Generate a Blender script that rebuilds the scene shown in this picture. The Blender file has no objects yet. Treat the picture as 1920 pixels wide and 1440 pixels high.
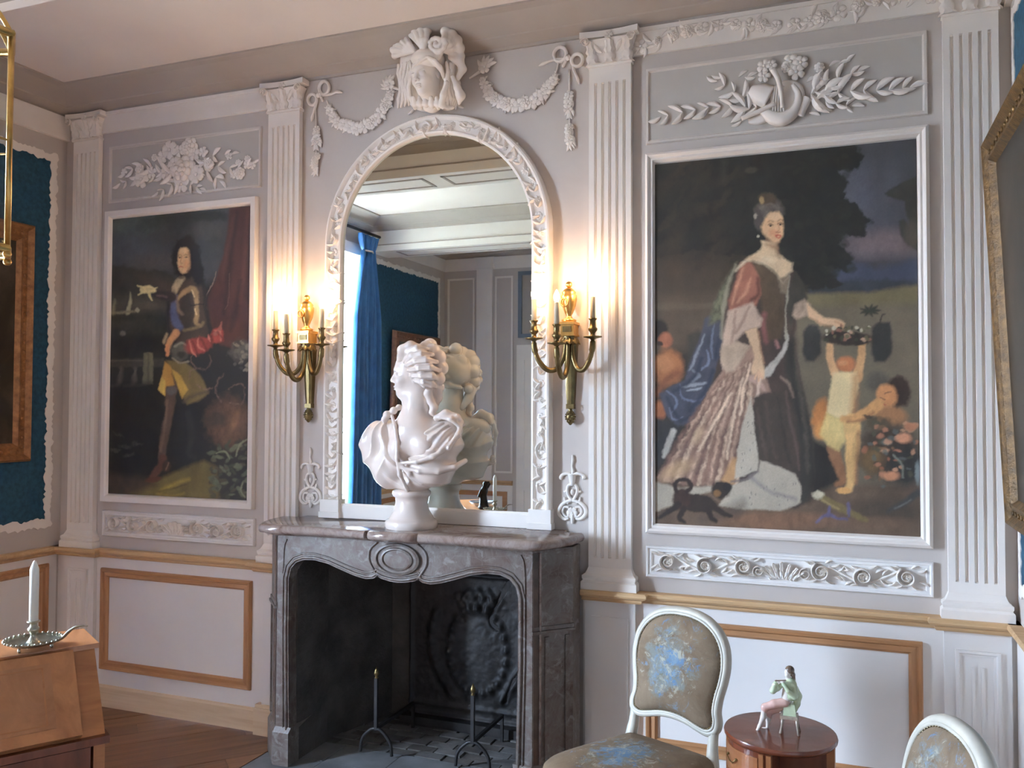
import bpy, math, random
import numpy as np
from mathutils import Vector, Matrix

SC = bpy.context.scene
COL = SC.collection
rnd = random.Random(7)
PI = math.pi

# ------------------------------------------------------------------ camera
FPX = 1618.0                       # focal length in pixels of the 1920 px wide frame
YAW, PIT, ROL = math.radians(21.05), math.radians(1.64), math.radians(.2)
CAM = Vector((0, -3.70, 1.65))
_f = Vector((-math.sin(YAW)*math.cos(PIT), math.cos(YAW)*math.cos(PIT), math.sin(PIT)))
_r = Vector((math.cos(YAW), math.sin(YAW), 0)); _u = _r.cross(_f)
_r, _u = _r*math.cos(ROL)+_u*math.sin(ROL), -_r*math.sin(ROL)+_u*math.cos(ROL)
cd = bpy.data.cameras.new('camera'); cam = bpy.data.objects.new('camera', cd); COL.objects.link(cam)
cd.sensor_width = 36; cd.lens = FPX/1920*36; cd.clip_start = .02
cam.matrix_world = Matrix(((_r.x, _u.x, -_f.x, CAM.x), (_r.y, _u.y, -_f.y, CAM.y), (_r.z, _u.z, -_f.z, CAM.z), (0, 0, 0, 1)))
SC.camera = cam

# ------------------------------------------------------------------ daylight, exposure
wd = bpy.data.worlds.new('overcast_sky'); SC.world = wd; wd.use_nodes = True
bg = wd.node_tree.nodes['Background']
bg.inputs[0].default_value = (.75, .92, 1.24, 1); bg.inputs[1].default_value = 76.0
pl = bpy.data.lights.new('window_portal', 'AREA'); pl.shape = 'RECTANGLE'; pl.size = 1.22; pl.size_y = 2.80
pl.cycles.is_portal = True
plo = bpy.data.objects.new('window_portal', pl); COL.objects.link(plo)
plo.matrix_world = Matrix(((0, 0, -1, -4.70), (-1, 0, 0, -2.665), (0, 1, 0, 1.65), (0, 0, 0, 1)))
SC.view_settings.view_transform = 'Standard'; SC.view_settings.look = 'None'
SC.view_settings.gamma = 1; SC.view_settings.use_curve_mapping = False
SC.view_settings.exposure = 1.06
SC.cycles.max_bounces = 14; SC.cycles.diffuse_bounces = 8; SC.cycles.glossy_bounces = 6
SC.cycles.use_denoising = True; SC.cycles.sample_clamp_indirect = 8

# ------------------------------------------------------------------ helpers: measuring
def ray(px, py): return _f+_r*((px-960)/FPX)+_u*((720-py)/FPX)
def hy(px, py, y=0.):
    d = ray(px, py); return CAM+d*((y-CAM.y)/d.y)
def hz(px, py, z):
    d = ray(px, py); return CAM+d*((z-CAM.z)/d.z)
def hx(px, py, x):
    d = ray(px, py); return CAM+d*((x-CAM.x)/d.x)

# ------------------------------------------------------------------ helpers: objects
def origin(p):
    v = Vector((0, 0, 0))
    while p is not None: v += p.location; p = p.parent
    return v
def tag(o, label=None, cat=None, group=None, kind=None):
    if label: o['label'] = label
    if cat: o['category'] = cat
    if group: o['group'] = group
    if kind: o['kind'] = kind
    return o
def empty(name, loc=(0, 0, 0), rz=0, label=None, cat=None, group=None):
    o = bpy.data.objects.new(name, None); COL.objects.link(o); o.empty_display_size = .05
    o.location = loc; o.rotation_euler = (0, 0, rz)
    return tag(o, label, cat, group)
def mesh(name, vs, fs, mat=None, smooth=False, angle=None):
    me = bpy.data.meshes.new(name); me.from_pydata([tuple(v) for v in vs], [], fs); me.update()
    if mat: me.materials.append(mat)
    if smooth:
        me.polygons.foreach_set('use_smooth', [True]*len(me.polygons))
        if angle: me.set_sharp_from_angle(angle=math.radians(angle))
    return me
def put(name, me, parent=None, M=None, local=False):
    o = bpy.data.objects.new(name, me); COL.objects.link(o)
    if M is None: M = Matrix()
    if parent is not None:
        o.parent = parent
        if not local: M = Matrix.Translation(-origin(parent)) @ M
    o.matrix_local = M
    return o
def copy_tree(o, parent=None):
    c = o.copy(); COL.objects.link(c); c.parent = parent
    for ch in list(o.children): copy_tree(ch, c)
    return c

class MB:
    def __init__(s): s.v = []; s.f = []
    def add(s, vs, fs):
        n = len(s.v); s.v += [tuple(v) for v in vs]; s.f += [tuple(i+n for i in f) for f in fs]; return s
    def box(s, x0, x1, y0, y1, z0, z1):
        v = [(x, y, z) for z in (z0, z1) for y in (y0, y1) for x in (x0, x1)]
        return s.add(v, [(0, 2, 3, 1), (4, 5, 7, 6), (0, 1, 5, 4), (2, 6, 7, 3), (0, 4, 6, 2), (1, 3, 7, 5)])
    def prism(s, poly, fn, d0, d1):
        """poly: 2-D outline; fn(a,b,d) -> point; extruded from d0 to d1"""
        n = len(poly)
        v = [fn(a, b, d0) for a, b in poly]+[fn(a, b, d1) for a, b in poly]
        return s.add(v, [tuple(range(n))[::-1], tuple(range(n, 2*n))]+[(i, (i+1) % n, n+(i+1) % n, n+i) for i in range(n)])
    def loft(s, rings, closed=True, caps=True):
        n = len(rings[0]); v = [p for r in rings for p in r]; f = []
        for i in range(len(rings)-1):
            for j in range(n if closed else n-1):
                k = (j+1) % n; f.append((i*n+j, i*n+k, (i+1)*n+k, (i+1)*n+j))
        if caps and closed: f += [tuple(range(n))[::-1], tuple((len(rings)-1)*n+j for j in range(n))]
        return s.add(v, f)
    def lathe(s, prof, c=(0, 0, 0), n=20, ax='z', sx=1, sy=1):
        rings = []
        for r, h in prof:
            ring = []
            for j in range(n):
                a = 2*PI*j/n; p = (r*math.cos(a)*sx, r*math.sin(a)*sy, h)
                if ax == 'y': p = (p[0], -h, p[1])
                if ax == 'x': p = (h, p[0], p[1])
                ring.append((c[0]+p[0], c[1]+p[1], c[2]+p[2]))
            rings.append(ring)
        return s.loft(rings)
    def tube(s, path, rad, n=8, closed=False, flat=1.0, nrm=None):
        P = [Vector(p) for p in path]; m = len(P); R = rad if isinstance(rad, (list, tuple)) else [rad]*m
        rings = []; prev = None
        for i in range(m):
            a = P[(i-1) % m] if (closed or i > 0) else P[i]; b = P[(i+1) % m] if (closed or i < m-1) else P[i]
            t = (b-a)
            if t.length < 1e-9: t = Vector((0, 0, 1))
            t.normalize()
            if nrm is not None: N = Vector(nrm)-t*t.dot(Vector(nrm))
            elif prev is None: N = t.orthogonal()
            else: N = prev-t*prev.dot(t)
            if N.length < 1e-6: N = t.orthogonal()
            N.normalize(); prev = N; B = t.cross(N)
            rings.append([P[i]+(B*math.cos(2*PI*j/n)+N*(flat*math.sin(2*PI*j/n)))*R[i] for j in range(n)])
        if closed: rings.append(rings[0])
        return s.loft(rings, caps=not closed)
    def ball(s, c, r, n=10, m=7):
        rr = r if isinstance(r, (list, tuple)) else (r, r, r)
        rings = [[(c[0]+rr[0]*math.sin(PI*i/m)*math.cos(2*PI*j/n), c[1]+rr[1]*math.sin(PI*i/m)*math.sin(2*PI*j/n), c[2]-rr[2]*math.cos(PI*i/m)) for j in range(n)] for i in range(1, m)]
        k = len(s.v); s.loft(rings, caps=True); return s
    def build(s, name, mat, parent=None, smooth=False, angle=None, local=False):
        vs = s.v
        if parent is not None and not local:
            o = origin(parent); vs = [(a-o.x, b-o.y, c-o.z) for a, b, c in vs]
        ob = bpy.data.objects.new(name, mesh(name, vs, s.f, mat, smooth, angle)); COL.objects.link(ob)
        if parent is not None: ob.parent = parent
        return ob

def wallfn(y0): return lambda a, b, d: (a, y0-d, b)         # outline in x,z on the back wall, depth towards the room
def cat_rom(pts, n=6, closed=False):
    P = [Vector(p) for p in pts]; out = []; m = len(P)
    for i in range(m if closed else m-1):
        p0 = P[(i-1) % m] if closed or i > 0 else P[i]; p1 = P[i]; p2 = P[(i+1) % m]
        p3 = P[(i+2) % m] if closed or i < m-2 else P[(i+1) % m]
        for k in range(n):
            t = k/n; out.append(.5*((2*p1)+(p2-p0)*t+(2*p0-5*p1+4*p2-p3)*t*t+(3*p1-p0-3*p2+p3)*t**3))
    if not closed: out.append(P[-1])
    return out
def wm(x, z, ang=0., sc=1., w=0., tilt=0., sw=None, y0=0.):
    """matrix that lays an ornament (u right, v up, w out) on the back wall"""
    A = Matrix(((1, 0, 0), (0, 0, -1), (0, 1, 0))).to_4x4()
    return Matrix.Translation((x, y0-w, z)) @ A @ Matrix.Rotation(ang, 4, 'Z') @ Matrix.Rotation(tilt, 4, 'Y') @ Matrix.Diagonal((sc, sc, sw or sc, 1))

# ------------------------------------------------------------------ helpers: signed distance sculpting
class SDF:
    def __init__(s, lo, hi, h):
        s.lo = np.array(lo, float); s.h = h
        s.n = np.ceil((np.array(hi)-s.lo)/h).astype(int)+1
        s.F = np.full(s.n, 9.0, np.float32)
    def _sl(s, lo, hi, m):
        a = np.clip(np.floor((np.array(lo)-m-s.lo)/s.h).astype(int), 0, s.n-1); b = np.clip(np.ceil((np.array(hi)+m-s.lo)/s.h).astype(int)+1, 1, s.n)
        g = [(s.lo[i]+s.h*np.arange(a[i], b[i])).astype(np.float32) for i in range(3)]
        return tuple(slice(a[i], b[i]) for i in range(3)), g[0][:, None, None], g[1][None, :, None], g[2][None, None, :]
    def put(s, sl, d, k, sub=False):
        F = s.F[sl]
        if sub: d = -d; h = np.clip(.5-.5*(d-F)/k, 0, 1)*0+np.clip(.5+.5*(d-F)/k, 0, 1); s.F[sl] = F+(d-F)*h+k*h*(1-h)
        else: h = np.clip(.5+.5*(F-d)/k, 0, 1); s.F[sl] = F+(d-F)*h-k*h*(1-h)
    def ell(s, c, r, k=.01, R=None, sub=False):
        r = np.array([r]*3 if np.isscalar(r) else r, float); m = max(r); c = np.array(c)
        sl, X, Y, Z = s._sl(c-m, c+m, 2*k+2*s.h)
        X, Y, Z = X-c[0], Y-c[1], Z-c[2]
        if R is not None: X, Y, Z = (R[0][0]*X+R[0][1]*Y+R[0][2]*Z, R[1][0]*X+R[1][1]*Y+R[1][2]*Z, R[2][0]*X+R[2][1]*Y+R[2][2]*Z)
        k0 = np.sqrt((X/r[0])**2+(Y/r[1])**2+(Z/r[2])**2); k1 = np.sqrt((X/r[0]**2)**2+(Y/r[1]**2)**2+(Z/r[2]**2)**2)
        s.put(sl, k0*(k0-1)/np.maximum(k1, 1e-6), k, sub); return s
    def cap(s, a, b, ra, rb=None, k=.01, sub=False):
        rb = ra if rb is None else rb; a = np.array(a, float); b = np.array(b, float); m = max(ra, rb)
        sl, X, Y, Z = s._sl(np.minimum(a, b)-m, np.maximum(a, b)+m, 2*k+2*s.h)
        d = b-a; L = max(d@d, 1e-12)
        t = np.clip(((X-a[0])*d[0]+(Y-a[1])*d[1]+(Z-a[2])*d[2])/L, 0, 1)
        s.put(sl, np.sqrt((X-a[0]-d[0]*t)**2+(Y-a[1]-d[1]*t)**2+(Z-a[2]-d[2]*t)**2)-(ra+(rb-ra)*t), k, sub); return s
    def chain(s, pts, r, k=.01, sub=False):
        rr = r if isinstance(r, (list, tuple)) else [r]*len(pts)
        for i in range(len(pts)-1): s.cap(pts[i], pts[i+1], rr[i], rr[i+1], k, sub)
        return s
    def mesh(s):
        F = s.F; ins = F < 0; n = np.array(F.shape)
        cs = [(i, j, k) for i in (0, 1) for j in (0, 1) for k in (0, 1)]
        cnt = sum(ins[i:n[0]-1+i, j:n[1]-1+j, k:n[2]-1+k].astype(np.int8) for i, j, k in cs)
        act = np.argwhere((cnt > 0) & (cnt < 8)); idx = np.full(n-1, -1, np.int64); idx[tuple(act.T)] = np.arange(len(act))
        acc = np.zeros((len(act), 3)); num = np.zeros(len(act))
        for a in cs:
            for ax in range(3):
                if a[ax]: continue
                b = list(a); b[ax] = 1
                fa = F[act[:, 0]+a[0], act[:, 1]+a[1], act[:, 2]+a[2]]; fb = F[act[:, 0]+b[0], act[:, 1]+b[1], act[:, 2]+b[2]]
                m = (fa < 0) != (fb < 0); t = np.where(m, fa/np.where(m, fa-fb, 1), 0)
                p = np.array(a)[None].repeat(len(act), 0).astype(float); p[:, ax] += t
                acc[m] += p[m]; num[m] += 1
        V = (act+acc/num[:, None])*s.h+s.lo
        fs = []
        for ax in range(3):
            u, w = [(1, 2), (2, 0), (0, 1)][ax]
            A = F.take(range(n[ax]-1), ax) < 0; B = F.take(range(1, n[ax]), ax) < 0
            e = np.argwhere(A != B); o = A[tuple(e.T)]
            ok = (e[:, u] > 0) & (e[:, w] > 0) & (e[:, u] < n[u]-1) & (e[:, w] < n[w]-1); e = e[ok]; o = o[ok]
            q = []
            for du, dw in ((0, 0), (1, 0), (1, 1), (0, 1)):
                c = e.copy(); c[:, u] -= du; c[:, w] -= dw; q.append(idx[tuple(c.T)])
            q = np.stack(q, 1); q[~o] = q[~o][:, ::-1]; fs.append(q)
        return V, np.concatenate(fs)
    def build(s, name, mat, parent=None, local=False):
        V, Fc = s.mesh()
        if parent is not None and not local: V = V-np.array(origin(parent))
        me = bpy.data.meshes.new(name); me.from_pydata(V.tolist(), [], Fc.tolist()); me.update(); me.materials.append(mat)
        me.polygons.foreach_set('use_smooth', [True]*len(me.polygons))
        ob = bpy.data.objects.new(name, me); COL.objects.link(ob)
        if parent is not None: ob.parent = parent
        return ob

# ------------------------------------------------------------------ materials (all node based)
def lin(c): return tuple(((x/255)/12.92 if x/255 <= .04045 else ((x/255+.055)/1.055)**2.4) for x in c)
def new_mat(name):
    m = bpy.data.materials.new(name); m.use_nodes = True; nt = m.node_tree
    return m, nt, nt.nodes['Principled BSDF']
def coords(nt, scale=(1, 1, 1), rot=(0, 0, 0), kind='Object'):
    tc = nt.nodes.new('ShaderNodeTexCoord'); mp = nt.nodes.new('ShaderNodeMapping')
    mp.inputs['Scale'].default_value = scale; mp.inputs['Rotation'].default_value = rot
    nt.links.new(tc.outputs[kind], mp.inputs['Vector']); return mp.outputs['Vector']
def noise(nt, vec, scale, detail=4, rough=.55, dist=0):
    n = nt.nodes.new('ShaderNodeTexNoise'); n.inputs['Scale'].default_value = scale; n.inputs['Detail'].default_value = detail
    n.inputs['Roughness'].default_value = rough; n.inputs['Distortion'].default_value = dist
    nt.links.new(vec, n.inputs['Vector']); return n.outputs['Fac']
def ramp(nt, fac, stops, const=False):
    r = nt.nodes.new('ShaderNodeValToRGB'); e = r.color_ramp.elements
    if const: r.color_ramp.interpolation = 'CONSTANT'
    while len(e) < len(stops): e.new(.5)
    for i, (p, c) in enumerate(stops): e[i].position = p; e[i].color = (*c, 1)
    nt.links.new(fac, r.inputs['Fac']); return r.outputs['Color']
def mixc(nt, fac, a, b):
    m = nt.nodes.new('ShaderNodeMix'); m.data_type = 'RGBA'
    for k, v in ((0, fac), (6, a), (7, b)):
        if isinstance(v, (int, float)): m.inputs[k].default_value = v
        elif isinstance(v, tuple): m.inputs[k].default_value = (*v, 1)
        else: nt.links.new(v, m.inputs[k])
    return m.outputs[2]
def bump(nt, b, h, strength, dist=.01):
    n = nt.nodes.new('ShaderNodeBump'); n.inputs['Strength'].default_value = strength; n.inputs['Distance'].default_value = dist
    nt.links.new(h, n.inputs['Height']); nt.links.new(n.outputs['Normal'], b.inputs['Normal'])
def pm(name, col, rough=.6, metal=0., var=.07, scale=6., bmp=0., bscale=40., spec=.5, coat=0., dist=.004):
    m, nt, b = new_mat(name); v = coords(nt)
    c0 = tuple(x*(1-var) for x in col); c1 = tuple(min(1, x*(1+var)) for x in col)
    nt.links.new(ramp(nt, noise(nt, v, scale), [(.3, c0), (.7, c1)]), b.inputs['Base Color'])
    b.inputs['Roughness'].default_value = rough; b.inputs['Metallic'].default_value = metal
    b.inputs['Specular IOR Level'].default_value = spec; b.inputs['Coat Weight'].default_value = coat
    if bmp: bump(nt, b, noise(nt, v, bscale, 3), bmp, dist)
    return m
def wood(name, c0, c1, scale=(2, 30, 30), rough=.45, rot=(0, 0, 0), coat=.0, c2=None, kind='Object'):
    m, nt, b = new_mat(name); v = coords(nt, scale, rot, kind)
    st = [(.25, c0), (.6, c1)]+([(.8, c2)] if c2 else [])
    nt.links.new(ramp(nt, noise(nt, v, 1.0, 6, .6, .8), st), b.inputs['Base Color'])
    b.inputs['Roughness'].default_value = rough; b.inputs['Coat Weight'].default_value = coat
    bump(nt, b, noise(nt, v, 2.0, 5), .12, .003); return m
def emis(name, col, s):
    m, nt, b = new_mat(name); b.inputs['Base Color'].default_value = (*col, 1)
    b.inputs['Emission Color'].default_value = (*col, 1); b.inputs['Emission Strength'].default_value = s; return m

M_wall = pm('grey_lilac_wall_paint', (.56, .505, .46), .75, var=.04, scale=3, bmp=.08, bscale=60)
M_white = pm('white_plaster', (.85, .795, .73), .55, var=.035, scale=5, bmp=.08, bscale=50)
M_dado = pm('white_painted_wainscot', (.80, .77, .735), .6, var=.03, scale=3)
M_ceil = pm('cream_ceiling', (.73, .66, .605), .8, var=.04, scale=2)
M_cove = pm('grey_cove_paint', (.40, .35, .305), .75, var=.05, scale=4)
M_pine = wood('bare_pine', (.50, .30, .14), (.64, .43, .23), (1.5, 25, 25), .55, c2=(.70, .49, .28))
M_pinev = wood('bare_pine_upright', (.46, .26, .12), (.62, .40, .21), (25, 25, 1.5), .55, c2=(.66, .45, .25))
M_fpine = wood('orange_pine', (.34, .155, .06), (.48, .25, .115), (1.5, 25, 25), .5, c2=(.54, .31, .15))
M_fpinev = wood('orange_pine_upright', (.30, .13, .05), (.45, .225, .10), (25, 25, 1.5), .5, c2=(.50, .28, .13))
M_brass = pm('aged_brass', (.21, .155, .07), .38, 1., var=.25, scale=25)
M_gilt = pm('gilt_bronze', (.58, .36, .12), .32, 1., var=.25, scale=20)
M_gold = pm('old_gold_leaf', (.30, .135, .05), .45, .35, var=.35, scale=30, bmp=.5, bscale=70, dist=.006)
M_gilded = pm('worn_gilding', (.13, .070, .021), .48, .3, var=.5, scale=40, bmp=.5, bscale=90, dist=.006)
M_iron = pm('black_iron', (.035, .033, .033), .5, .6, var=.2, scale=30)
M_castiron = pm('sooty_cast_iron', (.030, .028, .028), .55, .3, var=.35, scale=9, bmp=.4, bscale=60)
M_soot = pm('sooty_masonry', (.075, .066, .058), .9, var=.45, scale=5, bmp=.6, bscale=25, dist=.02)
M_bustm = pm('glazed_white_plaster', (.68, .585, .52), .26, var=.05, scale=10, coat=.25)
M_bluefab = pm('blue_wall_fabric', (.016, .072, .12), .85, var=.3, scale=40, bmp=.2, bscale=200)
M_curtain = pm('blue_satin_curtain', (.035, .14, .36), .45, var=.2, scale=8)
M_candle = pm('white_wax', (.80, .80, .74), .4, var=.02)
M_sleeve = pm('ivory_candle_sleeve', (.62, .52, .36), .5, var=.06, scale=30)
M_frame_w = pm('white_chair_paint', (.52, .49, .41), .4, var=.12, scale=14)
M_blackcore = pm('dark_bronze', (.03, .024, .02), .3, .7, var=.3, scale=30)
M_silver = pm('tarnished_silver', (.42, .40, .32), .32, 1., var=.3, scale=35)
M_slate = pm('slate_hearth', (.17, .175, .18), .6, var=.3, scale=5, bmp=.2, bscale=20)
M_studs = pm('brass_nail_heads', (.30, .24, .14), .4, .9)
M_porc = pm('white_porcelain', (.70, .64, .58), .2, var=.05, coat=.5)
M_pcoat = pm('pale_green_porcelain', (.52, .60, .40), .2, var=.15, scale=40, coat=.5)
M_ppink = pm('pink_porcelain', (.66, .42, .36), .2, var=.1, scale=30, coat=.5)
M_phair = pm('brown_porcelain', (.16, .11, .08), .25, var=.2, scale=40, coat=.4)
M_doorblue = pm('blue_grey_paint', (.16, .20, .25), .6)
M_gravel = pm('pale_gravel', (.56, .48, .37), .9, var=.12, scale=2)

def marble_mat():
    m, nt, b = new_mat('grey_brown_marble'); v = coords(nt)
    n1 = noise(nt, v, 6, 8, .68, 1.6); n2 = noise(nt, v, 20, 6, .65, .8); n3 = noise(nt, coords(nt, (1, 1, 1), (1, 2, 3)), 3.2, 5, .6, 1)
    c = ramp(nt, n1, [(.30, (.056, .029, .020)), (.43, (.115, .083, .066)), (.54, (.150, .128, .113)), (.70, (.098, .062, .046))])
    c = mixc(nt, ramp(nt, n2, [(.54, (0, 0, 0)), (.64, (.8, .8, .8))]), c, (.225, .21, .20))
    c = mixc(nt, ramp(nt, n3, [(.52, (0, 0, 0)), (.66, (.55, .55, .55))]), c, (.10, .058, .042))
    vo = nt.nodes.new('ShaderNodeTexVoronoi'); vo.feature = 'DISTANCE_TO_EDGE'; vo.inputs['Scale'].default_value = 9
    nt.links.new(v, vo.inputs['Vector'])
    c = mixc(nt, ramp(nt, vo.outputs['Distance'], [(.0, (.16, .16, .16)), (.02, (0, 0, 0))]), c, (.28, .25, .235))
    nt.links.new(c, b.inputs['Base Color']); b.inputs['Roughness'].default_value = .42; return m
M_marble = marble_mat()
def marble_top():
    m, nt, b = new_mat('polished_marble_top'); v = coords(nt)
    n1 = noise(nt, v, 9, 8, .65, 1.5)
    nt.links.new(ramp(nt, n1, [(.3, (.12, .075, .058)), (.45, (.23, .17, .145)), (.6, (.30, .25, .225)), (.75, (.17, .105, .085))]), b.inputs['Base Color'])
    b.inputs['Roughness'].default_value = .10; return m
M_mtop = marble_top()
def tapestry(name, seed, cen, rad):
    """woven beige ground with a blue and cream bouquet gathered round cen"""
    m, nt, b = new_mat(name); v = coords(nt, (1, 1, 1), (seed, seed*.7, 0))
    n = noise(nt, v, 12, 6, .65, .6); c = ramp(nt, n, [(.3, (.150, .102, .060)), (.7, (.225, .165, .105))])
    tc = nt.nodes.new('ShaderNodeTexCoord'); mp = nt.nodes.new('ShaderNodeMapping'); mp.vector_type = 'TEXTURE'
    mp.inputs['Location'].default_value = cen; mp.inputs['Scale'].default_value = rad; nt.links.new(tc.outputs['Object'], mp.inputs['Vector'])
    g = nt.nodes.new('ShaderNodeTexGradient'); g.gradient_type = 'SPHERICAL'; nt.links.new(mp.outputs['Vector'], g.inputs['Vector'])
    def patch(c, off, sc, lo, hi, op, col, pull):
        f = noise(nt, coords(nt, (1, 1, 1), off), sc, 7, .72, .5)
        ma = nt.nodes.new('ShaderNodeMath'); ma.operation = 'MULTIPLY_ADD'; ma.inputs[1].default_value = pull; nt.links.new(g.outputs['Fac'], ma.inputs[0]); nt.links.new(f, ma.inputs[2])
        return mixc(nt, ramp(nt, ma.outputs[0], [(lo, (0, 0, 0)), (hi, (op, op, op))]), c, col)
    c = patch(c, (seed, 3, 1), 14, .60, .72, .8, (.19, .215, .20), .26); c = patch(c, (seed+5, 0, 2), 24, .60, .70, .6, (.12, .11, .065), .12)
    c = patch(c, (seed+4, 2, 1), 17, .64, .74, .85, (.16, .26, .36), .24); c = patch(c, (seed+2, 1, 0), 30, .63, .73, .85, (.38, .37, .29), .18)
    c = patch(c, (seed+7, 1, 3), 26, .66, .74, .9, (.10, .20, .33), .20)
    nt.links.new(c, b.inputs['Base Color']); b.inputs['Roughness'].default_value = .9
    bump(nt, b, noise(nt, v, 260, 2), .3, .003); return m
M_tap = tapestry('floral_tapestry_back', 1.3, (-.01, .03, .74), (.16, .4, .19)); M_tap2 = tapestry('floral_tapestry_seat', 2.6, (-.03, -.24, .47), (.20, .20, .4))
M_mahog = wood('polished_mahogany', (.085, .022, .012), (.17, .045, .02), (14, 14, 2), .25, coat=.3)
M_cherry = wood('cherry_wood', (.24, .085, .03), (.40, .165, .06), (3, 18, 18), .38, coat=.15)
M_cherry2 = wood('cherry_veneer', (.30, .115, .045), (.46, .20, .08), (16, 3, 12), .36, coat=.15)
M_oak = wood('oak_parquet', (.105, .042, .018), (.20, .085, .036), (1.4, 26, 26), .42, coat=.08)
M_oak2 = wood('oak_parquet_pale', (.13, .055, .024), (.235, .105, .047), (1.4, 26, 26), .42, coat=.08)

def mirror_mat():
    m, nt, b = new_mat('old_mirror_glass'); b.inputs['Metallic'].default_value = 1; b.inputs['Roughness'].default_value = .012
    nt.links.new(ramp(nt, noise(nt, coords(nt), 3, 5), [(.3, (.74, .81, .77)), (.7, (.79, .85, .81))]), b.inputs['Base Color']); return m
M_mirror = mirror_mat()
def thin_glass():
    m = bpy.data.materials.new('clear_window_glass'); m.use_nodes = True; nt = m.node_tree; nt.nodes.clear()
    o = nt.nodes.new('ShaderNodeOutputMaterial'); t = nt.nodes.new('ShaderNodeBsdfTransparent'); g = nt.nodes.new('ShaderNodeBsdfGlossy')
    g.inputs['Roughness'].default_value = .02; mx = nt.nodes.new('ShaderNodeMixShader'); mx.inputs[0].default_value = .06
    t.inputs[0].default_value = (.95, .97, .96, 1)
    nt.links.new(t.outputs[0], mx.inputs[1]); nt.links.new(g.outputs[0], mx.inputs[2]); nt.links.new(mx.outputs[0], o.inputs[0]); return m
M_glass = thin_glass()
def vcol(name, rough=.5, spec=.4):
    m, nt, b = new_mat(name); a = nt.nodes.new('ShaderNodeAttribute'); a.attribute_name = 'paint'
    nt.links.new(a.outputs['Color'], b.inputs['Base Color']); b.inputs['Roughness'].default_value = rough; b.inputs['Specular IOR Level'].default_value = spec
    bump(nt, b, noise(nt, coords(nt), 180, 3), .15, .002); return m
M_paint = vcol('oil_paint_on_canvas')
def dark_landscape(name, seed):
    m, nt, b = new_mat(name); v = coords(nt, (1, 1, 1), (seed, seed, 0)); n = noise(nt, v, 2.6, 7, .6, .8)
    nt.links.new(ramp(nt, n, [(.3, (.012, .010, .008)), (.5, (.03, .022, .014)), (.62, (.06, .042, .028)), (.78, (.10, .085, .065))]), b.inputs['Base Color'])
    b.inputs['Roughness'].default_value = .35; return m
M_land1, M_land2, M_land3 = dark_landscape('dark_landscape_painting', .4), dark_landscape('brown_oil_painting', 2.1), dark_landscape('dim_oil_painting', 3.3)
# ================================================================== the setting
XL, XR, YF, ZC = -4.19, .60, -5.10, 3.41
def struct(o): o['kind'] = 'structure'; return o

# floor: boards laid diagonally on a base
fl = struct(MB().box(XL-.2, XR+.2, YF-.2, 0, -.06, -.012).build('floor', M_oak))
bw = .135; ang = math.radians(48)           # board direction measured from the x axis
dv = Vector((math.cos(ang), math.sin(ang))); nv = Vector((-math.sin(ang), math.cos(ang)))
cen = Vector(((XL+XR)/2, YF/2))
def clip(poly, a, b, c):                      # keep a*x+b*y<=c
    out = []
    for i in range(len(poly)):
        p, q = poly[i], poly[(i+1) % len(poly)]; dp = a*p[0]+b*p[1]-c; dq = a*q[0]+b*q[1]-c
        if dp <= 0: out.append(p)
        if dp*dq < 0: t = dp/(dp-dq); out.append((p[0]+(q[0]-p[0])*t, p[1]+(q[1]-p[1])*t))
    return out
HEARTH = (-2.60, -1.04, -.82)                 # x0, x1, y front of the slate slab
k = 0
for i in range(-26, 27):
    t0 = rnd.uniform(-3.9, -2.4); t = -4.6+rnd.random()
    while t < 4.6:
        L = rnd.uniform(1.1, 2.4); a0 = i*bw; pts = []
        for s, w in ((t, a0), (t+L, a0), (t+L, a0+bw), (t, a0+bw)):
            g = .0012
            ss = t+g if s == t else t+L-g; ww = a0+g if w == a0 else a0+bw-g
            p = cen+dv*ss+nv*ww; pts.append((p.x, p.y))
        t += L
        for c in ((-1, 0, -XL), (1, 0, XR), (0, -1, -YF), (0, 1, 0)):
            if pts: pts = clip(pts, *c)
        if len(pts) < 3: continue
        pieces = [pts]
        # cut around the hearth slab
        out = []
        for p in pieces:
            for cc in ([(1, 0, HEARTH[0])], [(-1, 0, -HEARTH[1])], [(0, 1, HEARTH[2]), (-1, 0, -HEARTH[0]), (1, 0, HEARTH[1])]):
                q = p
                for c in cc:
                    if q: q = clip(q, *c)
                if len(q) >= 3: out.append(q)
        for q in out:
            ar = abs(sum(q[j][0]*q[(j+1) % len(q)][1]-q[(j+1) % len(q)][0]*q[j][1] for j in range(len(q))))/2
            if ar < .004: continue
            o = MB(); c0 = (sum(p[0] for p in q)/len(q), sum(p[1] for p in q)/len(q))
            # board in its own axes so the grain runs along it
            loc = [((p[0]-c0[0])*dv.x+(p[1]-c0[1])*dv.y, (p[0]-c0[0])*nv.x+(p[1]-c0[1])*nv.y) for p in q]
            o.prism(loc, lambda a, b, d: (a, b, d), -.012, 0)
            ob = o.build('plank', rnd.choice((M_oak, M_oak2)), fl, local=True)
            ob.location = (c0[0], c0[1], rnd.uniform(-.0015, 0)); ob.rotation_euler = (0, 0, ang); k += 1

hs = struct(MB().box(HEARTH[0], HEARTH[1], HEARTH[2], .02, -.06, -.02).build('floor_hearth', M_slate))
hs.name = 'floor_hearth'
ny = 4; nx = 5
for i in range(nx):
    for j in range(ny):
        w = (HEARTH[1]-HEARTH[0])/nx; h = (0-HEARTH[2])/ny
        MB().box(HEARTH[0]+i*w+.003, HEARTH[0]+(i+1)*w-.003, HEARTH[2]+j*h+.003, HEARTH[2]+(j+1)*h-.003, -.02, rnd.uniform(-.003, .001)).build('slab', M_slate, hs)

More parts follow.
